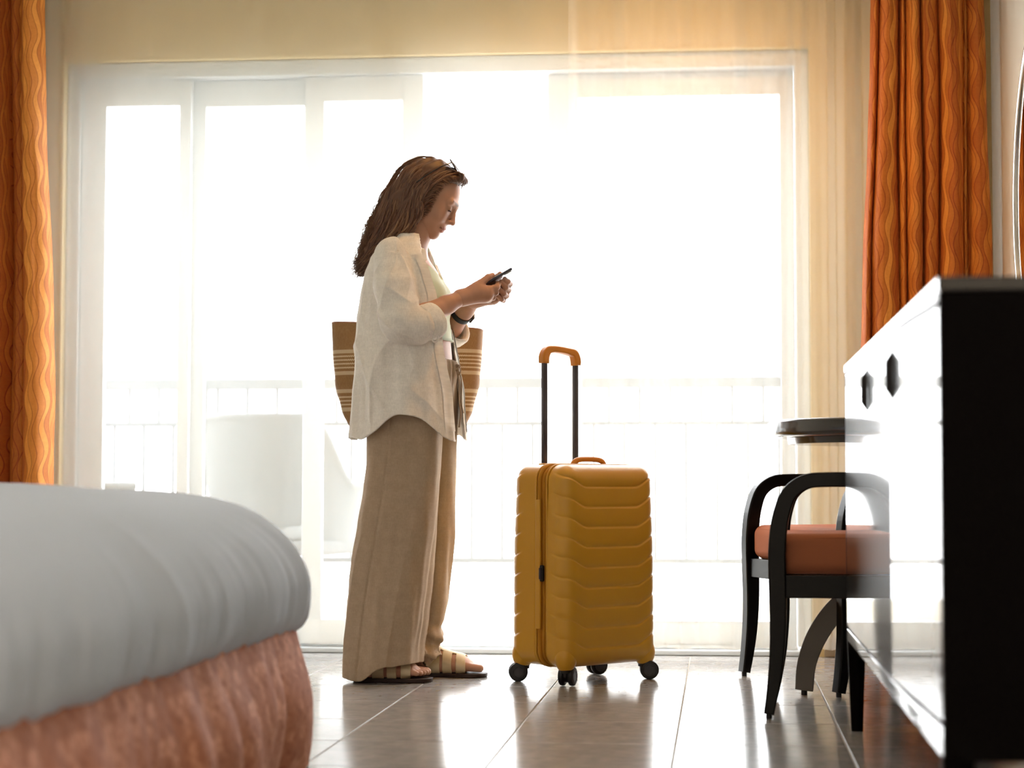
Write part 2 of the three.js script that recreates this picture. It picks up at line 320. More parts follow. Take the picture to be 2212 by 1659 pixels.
function drape(name, label, lobes, zc, edge) {
  // lobes: [width share, how far the lobe stands out, lean]; narrow deep creases lie between the lobes
  const g = thing(name, label, 'curtain', [0, 0, 0], 0, 'orange drapes framing the balcony doors');
  const tot = lobes.reduce((s, l) => s + l[0], 0), at = []; let acc = 0; for (const l of lobes) { at.push(acc / tot); acc += l[0]; } at.push(1);
  const prof = (u) => { let i = 0; while (i < lobes.length - 1 && u > at[i + 1]) i++; const t = clamp((u - at[i]) / (at[i + 1] - at[i]), 0, 1), k = Math.pow(t, lobes[i][2] ?? 1); return lobes[i][1] * Math.pow(Math.max(0, 4 * k * (1 - k)), 0.55); };
  const nu = 420, raw = (u, v) => {
    const y = lerp(2.58, 0.03, v), [xa, xb] = edge(y), w = clamp(u + 0.035 * Math.sin(v * 4.3 + u * 7) * sstep(0, 0.5, v) * sstep(0, 0.1, u) * sstep(1, 0.9, u), 0, 1);
    return [lerp(xa, xb, u) + 0.004 * noise(u * 12, v * 8, 7), y, zc - 0.05 + prof(w) * (0.8 + 0.3 * v) + 0.008 * noise(u * 8, v * 4, 1) + 0.003 * noise(u * 30, v * 13, 2)];
  };
  const arc = [0]; let last = raw(0, 0.4); for (let i = 1; i <= nu; i++) { const p = raw(i / nu, 0.4); arc.push(arc[i - 1] + Math.hypot(p[0] - last[0], p[2] - last[2])); last = p; }
  const geo = sheet(nu, 90, (u, v) => { const p = raw(u, v); return [...p, arc[Math.round(u * nu)], p[1]]; });
  g.position.set((edge(0)[0] + edge(0)[1]) / 2, 0, zc); geo.translate(-g.position.x, 0, -zc);
  put('cloth', geo, M.drape, g);
  return g;
}
drape('drape', 'orange wave patterned drape hanging beside the mirror wall', [[0.55, 0.05], [1.15, 0.08, 0.8], [0.35, 0.045], [0.85, 0.08], [1.0, 0.065, 0.6], [1.5, 0.085], [0.28, 0.02], [1.0, 0.07]], -6.46,
  (y) => [lerp(0.478, 0.53, sstep(0.7, 2.4, y)), lerp(0.945, 0.918, sstep(0.7, 2.4, y))]);
drape('drape', 'orange wave patterned drape hanging behind the bed', [[1, 0.1], [1.2, 0.1], [1.3, 0.12], [0.9, 0.02], [1.6, 0.11, 1.3]], -6.46,
  (y) => [-2.735, lerp(-2.372, -2.43, sstep(0.9, 2.4, y))]);

function sheerPanel(label, xs, depthAt, bottom, nu) {
  const g = thing('sheer_curtain', label, 'curtain', [(xs(0, 1) + xs(1, 1)) / 2, 0, -6.6], 0, 'white sheers across the balcony doors');
  const ox = g.position.x;
  put('cloth', sheet(nu, 40, (u, v) => { const y = lerp(2.58, bottom(u), v); return [xs(u, v) - ox, y, depthAt(u, v), u, v]; }), M.sheer, g);
  put('hem', sheet(nu, 6, (u, v) => { const y = bottom(u) + 0.085 * (1 - v); return [xs(u, 1) - ox, y, depthAt(u, 1) + 0.0025, u, v]; }), M.sheer, g);
  return g;
}
const sA = (u) => 0.012 * Math.sin(u * 34 + 0.6) + 0.010 * Math.sin(u * 61 + 2) + 0.012 * noise(u * 14, 0.3, 4) + 0.035 * sstep(0.09, 0, u) * Math.sin(u * 130);
sheerPanel('white sheer curtain hanging behind the bed and the person', (u, v) => lerp(-2.47, lerp(-0.505, -0.472, v), u), (u, v) => sA(u) * (0.8 + 0.4 * v) + 0.005 * noise(u * 20, v * 3, 1), (u) => 0.042 + 0.006 * noise(u * 7, 2), 420);
const sB = (u) => { const k = sstep(0.68, 0.8, u); return lerp(0.014 * Math.sin(u * 40) + 0.012 * Math.sin(u * 73 + 1), 0.03 * Math.sin(u * 88) + 0.014 * Math.sin(u * 147 + 1), k); };
sheerPanel('white sheer curtain hanging behind the chairs, gathered beside the orange drape', (u) => u < 0.7 ? lerp(-0.53, 0.25, u / 0.7) : lerp(0.25, 0.60, (u - 0.7) / 0.3), (u, v) => 0.035 + sB(u) * (0.8 + 0.3 * v) + 0.004 * noise(u * 20, v * 3, 5), (u) => 0.04 + 0.006 * noise(u * 9, 5), 520);
const rail = thing('curtain_rail', 'white ceiling curtain rail above the balcony doors', 'curtain rail', [-0.89, 2.585, -6.53]);
put('track', rbox(-1.84, 1.84, 0, 0.034, -0.11, 0.12, 0.004), M.whiteMetal, rail);
// ---------------------------------------------------------------- bed
M.linen = std({ color: C(0xd9e3f1), roughness: 0.85, bumpMap: weaveBump, bumpScale: 0.0004 });
M.mattress = std({ color: C(0xd8d2c6), roughness: 0.9 });
const skirtTex = dataTex(512, 512, (u, v) => {
  const z = Math.sin((u * 10 + 0.33 * Math.asin(Math.sin(v * Math.PI * 2 * 7)) + 0.12 * n8(u, v)) * Math.PI * 2), m = n32(u, v), k = n16(u, v), q = 15 * sstep(-0.1, 0.7, z) * (0.5 + 0.5 * m) + 40 * sstep(0.0, 0.6, k) * (0.6 + 0.4 * n64(u, v)) - 14 * sstep(0.1, 0.6, m) + 6 * n128(u, v);
  return [206 + q, 136 + q * 1.05, 106 + q * 0.95];
});
skirtTex.repeat.set(2, 2);
M.skirt = phys({ map: skirtTex, roughness: 0.7, sheen: 0.5, sheenColor: C(0xe0a080), sheenRoughness: 0.4, side: THREE.DoubleSide });
const bx0 = -2.715, bx1 = -0.895, bz0 = -4.135, bz1 = -2.2;                 // plan of the bed
const bcx = (bx0 + bx1) / 2, bcz = (bz0 + bz1) / 2, bhx = (bx1 - bx0) / 2, bhz = (bz1 - bz0) / 2;
/** Point and outward normal at fraction t of a rounded rectangle. */
function ring(hx, hz, r, t) {
  const a = [2 * (hx - r), Math.PI / 2 * r, 2 * (hz - r), Math.PI / 2 * r], P = 2 * (a[0] + a[1] + a[2] + a[3]); let s = ((t % 1) + 1) % 1 * P;
  const seq = [[0, 1, 0], [1], [2, 0, 1], [1], [0, -1, 0], [1], [2, 0, -1], [1]];
  // start at middle of the +x side, counter-clockwise seen from above towards -z
  const L = [['l', hx, hz - r, 0, -1, 2 * (hz - r)], ['a', hx - r, -(hz - r), 0], ['l', hx - r, -hz, -1, 0, 2 * (hx - r)], ['a', -(hx - r), -(hz - r), 1], ['l', -hx, -(hz - r), 0, 1, 2 * (hz - r)], ['a', -(hx - r), hz - r, 2], ['l', -(hx - r), hz, 1, 0, 2 * (hx - r)], ['a', hx - r, hz - r, 3]];
  for (const q of L) {
    const len = q[0] === 'l' ? q[5] : a[1];
    if (s > len) { s -= len; continue; }
    if (q[0] === 'l') return [q[1] + q[3] * s, q[2] + q[4] * s, -q[4] , q[3]];
    const an = -(q[3] * Math.PI / 2 + s / r); return [q[1] + Math.cos(an) * r, q[2] + Math.sin(an) * r, Math.cos(an), Math.sin(an)];
  }
  return [hx, hz - r, 1, 0];
}
const bedG = thing('bed', 'double bed on a base hidden by a terracotta valance', 'bed', [bcx, 0, bcz]);
put('mattress', rbox(-bhx + 0.06, bhx - 0.09, 0.30, 0.52, -bhz + 0.09, bhz - 0.09, 0.06, 4), M.mattress, bedG);
put('bed_base', rbox(-bhx + 0.05, bhx - 0.07, 0.07, 0.298, -bhz + 0.07, bhz - 0.07, 0.02), M.mattress, bedG);
for (const sx of [-1, 1]) for (const sz of [-1, 1]) put('leg', cyl(0.025, 0.03, 0.07, 16).translate(sx * (bhx - 0.2), 0, sz * (bhz - 0.2)), M.rubber, bedG);
const skirtFold = (t, v) => { const b = ring(bhx, bhz, 0.11, t), s = b[0] * 1.03 + b[1]; const g = sstep(-0.1, 0.4, noise(s * 1.7, 7)); return (0.009 * g * Math.sin(s * 34 + 4 * noise(s * 2, 1)) + 0.022 * noise(s * 4.2, 4, v * 0.8) + 0.026 * (Math.abs(noise(s * 8, 9, v * 0.7)) - 0.2)) * (0.2 + 1.1 * v); };
put('valance', sheet(900, 26, (u, v) => {
  const y = lerp(0.315, 0.006 + 0.004 * noise(u * 40, 3), v), q = ring(bhx, bhz, 0.11, u), o = lerp(-0.030, 0.0, sstep(0, 0.6, v)) + skirtFold(u, v) + 0.012 * Math.sin(v * 3.1);
  return [q[0] + q[2] * o, y, q[1] + q[3] * o, u * 7, y];
}, true), M.skirt, bedG);
const duv = thing('duvet', 'plump white duvet tucked over the mattress above the terracotta valance', 'duvet', [bcx, 0.285, bcz]);
const dprof = [[0, 0.8, 0.617], [0.12, 0.45, 0.613], [0.24, 0.25, 0.597], [0.36, 0.13, 0.564], [0.5, 0.045, 0.497], [0.62, 0.008, 0.43], [0.74, 0.002, 0.375], [0.9, 0.022, 0.305], [1.0, 0.075, 0.286]];
const dcurve = new THREE.CatmullRomCurve3(dprof.map(([k, d, y]) => V3(d, y, k)));
put('cover', sheet(720, 64, (u, v) => {
  const p = dcurve.getPoint(v), d = p.x, q = ring(bhx - d, bhz - d, Math.max(0.11 - d * 0.6, 0.03), u), b = ring(bhx, bhz, 0.11, u), s = b[0] * 1.03 + b[1], low = sstep(0.45, 1, v), mid = sstep(0.15, 0.6, v);
  const o = mid * (0.012 * noise(s * 5, 2, v * 0.7) + 0.005 * noise(s * 14, 5, v * 1.2)) + low * (0.024 * (0.25 - Math.abs(noise(s * 11, 8, v * 1.2))) + 0.012 * (0.25 - Math.abs(noise(s * 24, 1, v * 1.4)))) + 0.010 * mid * sstep(-0.1, 0.5, noise(s * 1.3 + 2, 6)) * (0.3 - Math.abs(noise(s * 7, 3, v * 0.9)));
  const y = p.y - 0.285 + (1 - mid) * 0.012 * noise(q[0] * 3, q[1] * 3, 2) + low * 0.006 * noise(s * 9, 3);
  return [q[0] + q[2] * o, y, q[1] + q[3] * o, s, d + y];
}, true), M.linen, duv);
put('top_cover', sheet(24, 24, (u, v) => { const x = lerp(-(bhx - 0.79), bhx - 0.79, u), z = lerp(-(bhz - 0.79), bhz - 0.79, v); return [x, 0.617 - 0.285 + 0.012 * noise(x * 3, z * 3, 2), -z, x, z]; }), M.linen, duv);

// ---------------------------------------------------------------- dresser
M.lacquer = phys({ color: C(0x120b0a), roughness: 0.32, clearcoat: 1, clearcoatRoughness: 0.05 });
M.lacquerEdge = phys({ color: C(0x070404), roughness: 0.65, specularIntensity: 0.12 });
M.bronze = std({ color: C(0x17120f), roughness: 0.5, metalness: 0.3 });
const dz0 = -4.77, dz1 = -2.715, dxf = 0.315, dxb = 0.952, dH = 0.915, dB = 0.223;
const dres = thing('dresser', 'long black lacquered sideboard with a mirror glossy front', 'sideboard', [(dxf + dxb) / 2, 0, (dz0 + dz1) / 2]);
{
  const ox = dres.position.x, oz = dres.position.z, B = (a, b, c, d, e, f, r = 0.003) => rbox(a - ox, b - ox, c, d, e - oz, f - oz, r);
  put('carcass', B(dxf + 0.06, dxb, dB, dH - 0.0225, dz0 + 0.02, dz1 - 0.02), M.lacquerEdge, dres);
  put('top', B(dxf - 0.002, dxb + 0.002, dH - 0.022, dH, dz0, dz1, 0.004), M.lacquer, dres);
  for (const [a, b] of [[dz0 + 0.001, dz0 + 0.0195], [dz1 - 0.0195, dz1 - 0.001]]) put('side_panel', B(dxf, dxb, dB, dH - 0.0225, a, b, 0.002), M.lacquerEdge, dres);
  put('bottom_rail', B(dxf, dxf + 0.02, dB, dB + 0.031, dz0 + 0.02, dz1 - 0.02, 0.004), M.lacquer, dres);
  const door = (a, b, hz, ajar, hinge) => {
    const g = new THREE.Group(); g.name = 'door'; dres.add(g); g.position.set(dxf - ox, 0, hinge - oz); g.rotation.y = ajar;
    put('panel', rbox(0, 0.019, dB + 0.035, dH - 0.025, a - hinge, b - hinge, 0.0015), M.lacquer, g);
    const prof = plate([[0, -0.045], [-0.013, -0.026], [-0.013, 0.026], [0, 0.045]], 0.014, 0.002);
    put('handle', prof.translate(-0.0005, 0.815, hz - hinge), M.bronze, g);
  };
  door(dz0 + 0.0205, -3.517, -4.04, 0, dz0);
  door(-3.513, dz1 - 0.0205, -3.468, 0.03, -3.513);
  for (const x of [dxf + 0.022, dxb - 0.03]) for (const z of [dz0 + 0.026, dz1 - 0.026]) put('leg', new THREE.CylinderGeometry(0.0305, 0.0195, dB - 0.001, 4, 1).rotateY(Math.PI / 4).translate(x - ox, (dB - 0.001) / 2, z - oz), M.lacquerEdge, dres);
}

// ---------------------------------------------------------------- round mirror on the wall
const mir = thing('round_mirror', 'round wall mirror with a thin dark and silver frame', 'mirror', [XR - 0.001, 1.48, -5.52], -Math.PI / 2);
M.mirror = std({ color: C(0xeef0f0), roughness: 0.02, metalness: 1 });
M.silver = std({ color: C(0xc9c6c0), roughness: 0.25, metalness: 1 });
M.darkWood = std({ color: C(0x3a2620), roughness: 0.4 });
put('backing', new THREE.CylinderGeometry(0.575, 0.575, 0.012, 96).rotateX(Math.PI / 2).translate(0, 0, 0.007), M.darkWood, mir);
put('looking_glass', new THREE.CylinderGeometry(0.555, 0.555, 0.004, 96).rotateX(Math.PI / 2).translate(0, 0, 0.0155), M.mirror, mir);
put('outer_frame', new THREE.TorusGeometry(0.588, 0.009, 10, 120).translate(0, 0, 0.012), M.darkWood, mir);
put('inner_frame', new THREE.TorusGeometry(0.566, 0.013, 10, 120).translate(0, 0, 0.015), M.silver, mir);

// ---------------------------------------------------------------- armchairs
M.blackWood = phys({ color: C(0x070607), roughness: 0.3, specularIntensity: 0.45 });
M.velvet = phys({ color: C(0xb26a46), roughness: 0.85, sheen: 0.8, sheenColor: C(0xe08050), sheenRoughness: 0.4, bumpMap: weaveBump, bumpScale: 0.0005 });
M.glide = std({ color: C(0x1c1c1c), roughness: 0.6 });
function armchair(label, w, pos, turn) {
  const g = thing('armchair', label, 'chair', pos, turn, 'black armchairs around the small round table'), d = 0.5, hw = w / 2;
  const front = strip([[0.0, 0.012, 0.0135], [0.010, 0.07, 0.016], [0.020, 0.15, 0.019], [0.025, 0.25, 0.0215], [0.024, 0.35, 0.023], [0.024, 0.45, 0.023], [0.034, 0.53, 0.022], [0.058, 0.59, 0.021], [0.1, 0.619, 0.020], [0.16, 0.625, 0.0195], [0.34, 0.622, 0.019], [d + 0.0, 0.615, 0.018]], 70);
  for (const s of [-1, 1]) {
    put('arm_and_leg', plate(front, 0.04, 0.004).translate(0, 0, s * hw), M.blackWood, g);
    put('foot_glide', cyl(0.008, 0.008, 0.014, 12).translate(0, 0, s * hw), M.glide, g);
    put('rear_leg', plate(strip([[d + 0.05, 0.0, 0.014], [d + 0.02, 0.2, 0.019], [d, 0.4, 0.02], [d + 0.02, 0.69, 0.017]], 24), 0.036, 0.004).translate(0, 0, s * (hw - 0.03)), M.blackWood, g);
    put('side_rail', rbox(0.03, d, 0.315, 0.375, s * hw - 0.014, s * hw + 0.014, 0.003), M.blackWood, g);
  }
  put('front_rail', rbox(0.012, 0.038, 0.315, 0.375, -hw + 0.018, hw - 0.018, 0.003), M.blackWood, g);
  put('back_rail', rbox(d - 0.02, d + 0.02, 0.315, 0.375, -hw + 0.018, hw - 0.018, 0.003), M.blackWood, g);
  put('backrest', rbox(d - 0.005, d + 0.025, 0.52, 0.69, -hw + 0.045, hw - 0.045, 0.012, 3), M.velvet, g);
  const c = new RoundedBoxGeometry(d - 0.01, 0.105, w - 0.045, 8, 0.03), p = c.attributes.position;
  for (let i = 0; i < p.count; i++) { const x = p.getX(i) / (d / 2), z = p.getZ(i) / (w / 2); if (p.getY(i) > 0) p.setY(i, p.getY(i) + 0.02 * (1 - x * x) * (1 - z * z)); }
  c.computeVertexNormals();
  const cu = put('seat_cushion', c.translate(d / 2 + 0.012, 0.428, 0), M.velvet, g);
  put('piping', tube([[0.0245, 0.468, -hw + 0.062], [0.0235, 0.47, 0], [0.0245, 0.468, hw - 0.062]], 0.0025, 20, 6), M.velvet, cu);
  put('piping', tube([[0.055, 0.468, hw - 0.031], [d / 2, 0.472, hw - 0.030], [d - 0.03, 0.468, hw - 0.031]], 0.0025, 20, 6), M.velvet, cu);
  return g;
}
armchair('black wooden armchair with a terracotta cushion, standing close to the sheer curtain', 0.628, [0.206, 0, -5.76], 24.8 * Math.PI / 180);
armchair('black wooden armchair with a terracotta cushion, its end against the glossy sideboard', 0.44, [0.1375, 0, -5.19], -3.2 * Math.PI / 180);

// ---------------------------------------------------------------- round table
M.blackTop = phys({ color: C(0x14110f), roughness: 0.25, clearcoat: 0.8, clearcoatRoughness: 0.12 });
M.darkSteel = std({ color: C(0x6a6560), roughness: 0.42, metalness: 0.6 });
const tab = thing('round_table', 'small round black table on arched metal legs between the armchairs', 'table', [0.545, 0, -5.49]);
put('tabletop', new THREE.LatheGeometry([[0, 0.747], [0.392, 0.747], [0.4, 0.751], [0.405, 0.760], [0.405, 0.788], [0.4, 0.794], [0.394, 0.796], [0, 0.796]].map(([a, b]) => new THREE.Vector2(a, b)), 96), M.blackTop, tab);
put('under_plate', new THREE.CylinderGeometry(0.35, 0.345, 0.018, 80).translate(0, 0.737, 0), M.blackTop, tab);
put('pedestal', cyl(0.026, 0.026, 0.43, 24).translate(0, 0.298, 0), M.darkSteel, tab);
for (const a of [173, 293, 53]) {
  const leg = put('leg', plate(strip([[0.306, 0.013, 0.026], [0.298, 0.09, 0.0275], [0.268, 0.17, 0.030], [0.215, 0.245, 0.032], [0.135, 0.31, 0.032], [0.03, 0.365, 0.03]], 40), 0.022, 0.002), M.darkSteel, tab);
  leg.rotation.y = a * Math.PI / 180;
  const gl = put('foot_glide', cyl(0.009, 0.009, 0.015, 12).translate(0.306, 0, 0), M.glide, leg);
}

// ---------------------------------------------------------------- suitcase
M.yellow = phys({ color: C(0xcf981f), roughness: 0.42, clearcoat: 0.45, clearcoatRoughness: 0.38, bumpMap: dataTex(256, 256, (u, v) => { const q = 128 + 60 * n128(u, v); return [q, q, q]; }, false), bumpScale: 0.00025 });
M.yellow.bumpMap.repeat.set(12, 12);
M.zip = std({ color: C(0xb57a12), roughness: 0.8, bumpMap: weaveBump, bumpScale: 0.0008 });
M.blackPlastic = std({ color: C(0x0e0d10), roughness: 0.45 });
M.blackMetal = phys({ color: C(0x1a1626), roughness: 0.35, clearcoat: 0.4 });
M.tanGrip = phys({ color: C(0xcf8326), roughness: 0.45 });
M.hub = std({ color: C(0x34343a), roughness: 0.4 });
const caseG = thing('suitcase', 'yellow hard shell suitcase on four wheels with its pull handle raised', 'suitcase', [-0.4265, 0, -5.875], Math.atan2(0.722, 0.692));
{ // local x along the wide side (away to the right), local z towards the ribbed front
  const hw = 0.2, hd = 0.135, y0 = 0.055, y1 = 0.672, cy = (y0 + y1) / 2, hh = (y1 - y0) / 2, r = 0.05;
  const G = []; for (let k = 0; k < 9; k++) G.push(0.113 + 0.0614 * k);
  const body = (x, y, z, grow = 0) => {
    const taper = 0.006 * sstep(0.35, 0.67, y), qx = Math.abs(x) - (hw + grow - taper - r), qy = Math.abs(y - cy) - (hh + grow - r), qz = Math.abs(z) - (hd + grow - taper - r);
    return Math.hypot(Math.max(qx, 0), Math.max(qy, 0), Math.max(qz, 0)) + Math.min(Math.max(qx, qy, qz), 0) - r;
  };
  const groove = (x, y, z) => {
    const az = Math.abs(z), fade = sstep(hd - 0.075, hd - 0.03, az); if (fade <= 0) return 0;
    const ax = Math.abs(x), lift = 0.03 * sstep(0.10, 0.185, ax) + 0.006 * (x / 0.2) * (x / 0.2) * 0.3 + 0.012 * sstep(hd - 0.02, hd - 0.07, az); let g = 0;
    for (const h of G) { const t = y - h - lift; if (t > -0.006 && t < 0.022) { const v = t < 0 ? 1 - t / -0.006 : Math.exp(-t / 0.0065) - 0.03; g = Math.max(g, v); } }
    return 0.0043 * g * fade * sstep(0.2, 0.19, 0) ;
  };
  const shell = (x, y, z) => body(x, y, z) + groove(x, y, z);
  put('front_shell', surfaceNets((x, y, z) => smax(shell(x, y, z), 0.05 - z, 0.004), [-0.215, 0.045, 0.04], [0.215, 0.685, 0.145], 0.0027, 3), M.yellow, caseG);
  put('back_shell', surfaceNets((x, y, z) => smax(shell(x, y, z), z + 0.004, 0.004), [-0.215, 0.045, -0.145], [0.215, 0.685, 0.006], 0.0032, 3), M.yellow, caseG);
  const loop = (z, grow) => { const pts = [], a = hw + grow - 0.004, b = hh + grow, n = 160; for (let i = 0; i < n; i++) { const q = ring(a, b, r + grow, i / n); pts.push([q[0], cy - q[1], z]); } return pts; };
  const band = (za, zb, grow) => sheet(260, 2, (u, v) => { const q = ring(hw + grow - 0.003, hh + grow, r + grow, u); return [q[0], cy - q[1], lerp(zb, za, v), u * 2, v * 0.05]; }, true);
  put('zip_tape', band(-0.006, 0.052, -0.006), M.zip, caseG);
  put('expansion_band', merge([tube(loop(0.012, -0.004), 0.008, 320, 8, true)]), M.zip, caseG);
  for (const z of [-0.002, 0.048]) put('piping', tube(loop(z, -0.0005), 0.0035, 320, 8, true), M.yellow, caseG);
  put('zipper', tube(loop(0.031, -0.005), 0.0042, 320, 6, true), M.zip, caseG);
  const flap = put('zip_flap', rbox(-hw - 0.004, -hw + 0.004, 0.17, 0.565, 0.004, 0.024, 0.003), M.yellow, caseG);
  const lock = put('lock', rbox(-hw - 0.008, -hw + 0.004, 0.315, 0.365, 0.026, 0.039, 0.004), M.blackPlastic, caseG);
  put('zip_puller', rbox(-hw - 0.012, -hw - 0.008, 0.322, 0.357, 0.028, 0.037, 0.0015), M.blackMetal, lock);
  // top carry handle
  put('carry_handle', taperTube([[-0.07, 0.668, 0.022], [-0.055, 0.684, 0.022], [0, 0.690, 0.022], [0.055, 0.684, 0.022], [0.07, 0.668, 0.022]], () => 0.0085, 30, 10), M.tanGrip, caseG);
  // telescopic handle
  for (const s of [-1, 1]) {
    const b = put('handle_bar', rbox(s * 0.066 - 0.009, s * 0.066 + 0.009, 0.64, 1.004, -0.121, -0.107, 0.004), M.blackMetal, caseG);
    put('bar_collar', rbox(s * 0.066 - 0.015, s * 0.066 + 0.015, 0.655, 0.678, -0.127, -0.101, 0.004), M.yellow, b);
  }
  put('grip', plate(strip([[-0.068, 0.995, 0.0125], [-0.067, 1.018, 0.0135], [-0.056, 1.036, 0.0125], [-0.034, 1.0415, 0.0105], [0, 1.0405, 0.010], [0.034, 1.0365, 0.0105], [0.058, 1.03, 0.0125], [0.067, 1.012, 0.0135], [0.068, 0.993, 0.0125]], 60), 0.028, 0.005).translate(0, 0, -0.114), M.tanGrip, caseG);
  // wheels
  for (const [sx, sz, cast] of [[-1, 1, 0.5], [-1, -1, 2.5], [1, 1, -0.7], [1, -1, 2.9]]) {
    const x = sx * 0.182 * 0.97, z = sz * 0.1;
    put('corner_guard', surfaceNets((a, b, c) => smax(ell(a, b, c, [sx * 0.165, 0.085, sz * 0.1], [0.0355, 0.045, 0.0325]), 0.045 - b, 0.006), [sx * 0.165 - 0.055, 0.035, sz * 0.1 - 0.055], [sx * 0.165 + 0.055, 0.145, sz * 0.1 + 0.055], 0.005), M.yellow, caseG);
    const w = new THREE.Group(); w.name = 'wheel'; w.position.set(x - sx * 0.012, 0, z); w.rotation.y = cast; caseG.add(w);
    put('fork', merge([cyl(0.019, 0.021, 0.016, 20).translate(0, 0.040, 0), rbox(-0.014, 0.024, 0.024, 0.046, -0.006, 0.006, 0.005), new THREE.CylinderGeometry(0.021, 0.021, 0.013, 24).rotateX(Math.PI / 2).translate(0.014, 0.032, 0)]), M.blackPlastic, w);
    for (const s of [-1, 1]) {
      const tyre = put('tyre', new THREE.LatheGeometry([[0.009, -0.008], [0.0245, -0.008], [0.0285, -0.0055], [0.0295, 0], [0.0285, 0.0055], [0.0245, 0.008], [0.009, 0.008]].map(([a, b]) => new THREE.Vector2(a, b)), 36).rotateX(Math.PI / 2).translate(0.016, 0.0297, s * 0.0155), M.blackPlastic, w);
      put('hub', merge([new THREE.CylinderGeometry(0.016, 0.016, 0.017, 6).rotateX(Math.PI / 2).translate(0.016, 0.0297, s * 0.0158), new THREE.TorusGeometry(0.017, 0.0014, 6, 28).translate(0.016, 0.0297, s * 0.0238)]), M.hub, tyre);
    }
  }
}
// ---------------------------------------------------------------- person (faces +x, in profile to the room)
M.skin = phys({ color: 0xffffff, vertexColors: true, roughness: 0.52, sheen: 0.15, sheenColor: C(0xffd0b0) });
M.shirt = phys({ color: C(0xfbf7ef), map: linenTint, roughness: 0.9, transmission: 0.1, thickness: 0, ior: 1.05, side: THREE.DoubleSide });
M.tank = std({ color: C(0xcddccb), roughness: 0.85, bumpMap: weaveBump, bumpScale: 0.0004 });
M.trousers = phys({ color: C(0xb59f86), map: linenTint, roughness: 0.85, sheen: 0.3, sheenColor: C(0xd8c0a0), bumpMap: weaveBump, bumpScale: 0.0004 });
M.hair = phys({ color: 0xffffff, vertexColors: true, roughness: 0.45, sheen: 0.3, sheenColor: C(0xc08050) });
M.lash = std({ color: C(0x2a1a14), roughness: 0.7 });
M.strap = std({ color: C(0xd9c7a3), roughness: 0.55 });
M.sole = std({ color: C(0x2c1812), roughness: 0.6 });
M.drawstring = std({ color: C(0xa8917a), roughness: 0.85 });
const person = thing('person', 'person in an open white shirt and wide beige trousers looking down at a phone', 'person', [-0.98, 0, -5.86]);

const SKIN = [0.50, 0.265, 0.175], LIP = [0.44, 0.15, 0.12], BROW = [0.10, 0.055, 0.035];
function paint(geo, fn) { const p = geo.attributes.position, c = new Float32Array(p.count * 3); for (let i = 0; i < p.count; i++) c.set(fn(p.getX(i), p.getY(i), p.getZ(i)), i * 3); geo.setAttribute('color', new THREE.BufferAttribute(c, 3)); return geo; }
const skinTone = (x, y, z) => { const n = 1 + 0.05 * noise(x * 40, y * 40, z * 40); return [SKIN[0] * n, SKIN[1] * n, SKIN[2] * n]; };

// --- head, in its own frame: x forward, y up, z to the camera side
const HC = [0.068, 1.515, 0], HP = 30 * Math.PI / 180;
const headToBody = new THREE.Matrix4().makeTranslation(...HC).multiply(new THREE.Matrix4().makeRotationZ(-HP));
const hb = (f, u, w) => { const v = V3(f, u, w).applyMatrix4(headToBody); return [v.x, v.y, v.z]; };
const bh = (x, y, z) => { const dx = x - HC[0], dy = y - HC[1], c = Math.cos(HP), s = Math.sin(HP); return [dx * c - dy * s, dx * s + dy * c, z]; };
function headSDF(x, y, z) {
  const w = Math.abs(z);
  let d = ell(x, y, z, [-0.018, 0.035, 0], [0.092, 0.083, 0.073]);
  d = smin(d, ell(x, y, z, [0.030, -0.022, 0], [0.050, 0.082, 0.057]), 0.03);
  d = smin(d, cone(x, y, w, [-0.005, -0.055, 0.044, 0.02], [0.056, -0.088, 0.008, 0.017]), 0.025);
  d = smin(d, ell(x, y, z, [0.062, -0.090, 0], [0.014, 0.014, 0.017]), 0.016);
  d = smin(d, ell(x, y, w, [0.046, -0.030, 0.034], [0.026, 0.026, 0.02]), 0.022);      // cheeks
  d = smin(d, cone(x, y, w, [0.0785, 0.022, 0.006, 0.009], [0.069, 0.024, 0.042, 0.008]), 0.016);   // brow
  d = smax(d, -(Math.hypot(x - 0.088, y - 0.004, w - 0.033) - 0.0135), 0.012);         // eye socket
  d = smin(d, Math.hypot(x - 0.0655, y - 0.002, w - 0.031) - 0.0125, 0.003);           // lids
  d = smin(d, cone(x, y, z, [0.078, 0.013, 0, 0.0068], [0.0955, -0.027, 0, 0.0078]), 0.012);        // nose
  d = smin(d, ell(x, y, z, [0.0965, -0.0315, 0], [0.0085, 0.0072, 0.0085]), 0.007);
  d = smin(d, ell(x, y, w, [0.0845, -0.0345, 0.0100], [0.009, 0.0065, 0.0058]), 0.006);
  d = smin(d, ell(x, y, z, [0.074, -0.058, 0], [0.0135, 0.013, 0.026]), 0.014);        // muzzle
  d = smin(d, ell(x, y, z, [0.0805, -0.0595, 0], [0.0075, 0.0045, 0.019]), 0.004);     // upper lip
  d = smin(d, ell(x, y, z, [0.0785, -0.0695, 0], [0.0075, 0.005, 0.016]), 0.004);      // lower lip
  d = smax(d, -(cone(x, y, w, [0.0905, -0.0645, 0, 0.002], [0.074, -0.061, 0.026, 0.0022])), 0.003);    // mouth line
  d = smin(d, ell(x, y, w, [-0.012, -0.004, 0.074], [0.018, 0.031, 0.007]), 0.008);    // ears
  return d;
}
const headGeo = surfaceNets(headSDF, [-0.125, -0.125, -0.095], [0.12, 0.13, 0.095], 0.0024);
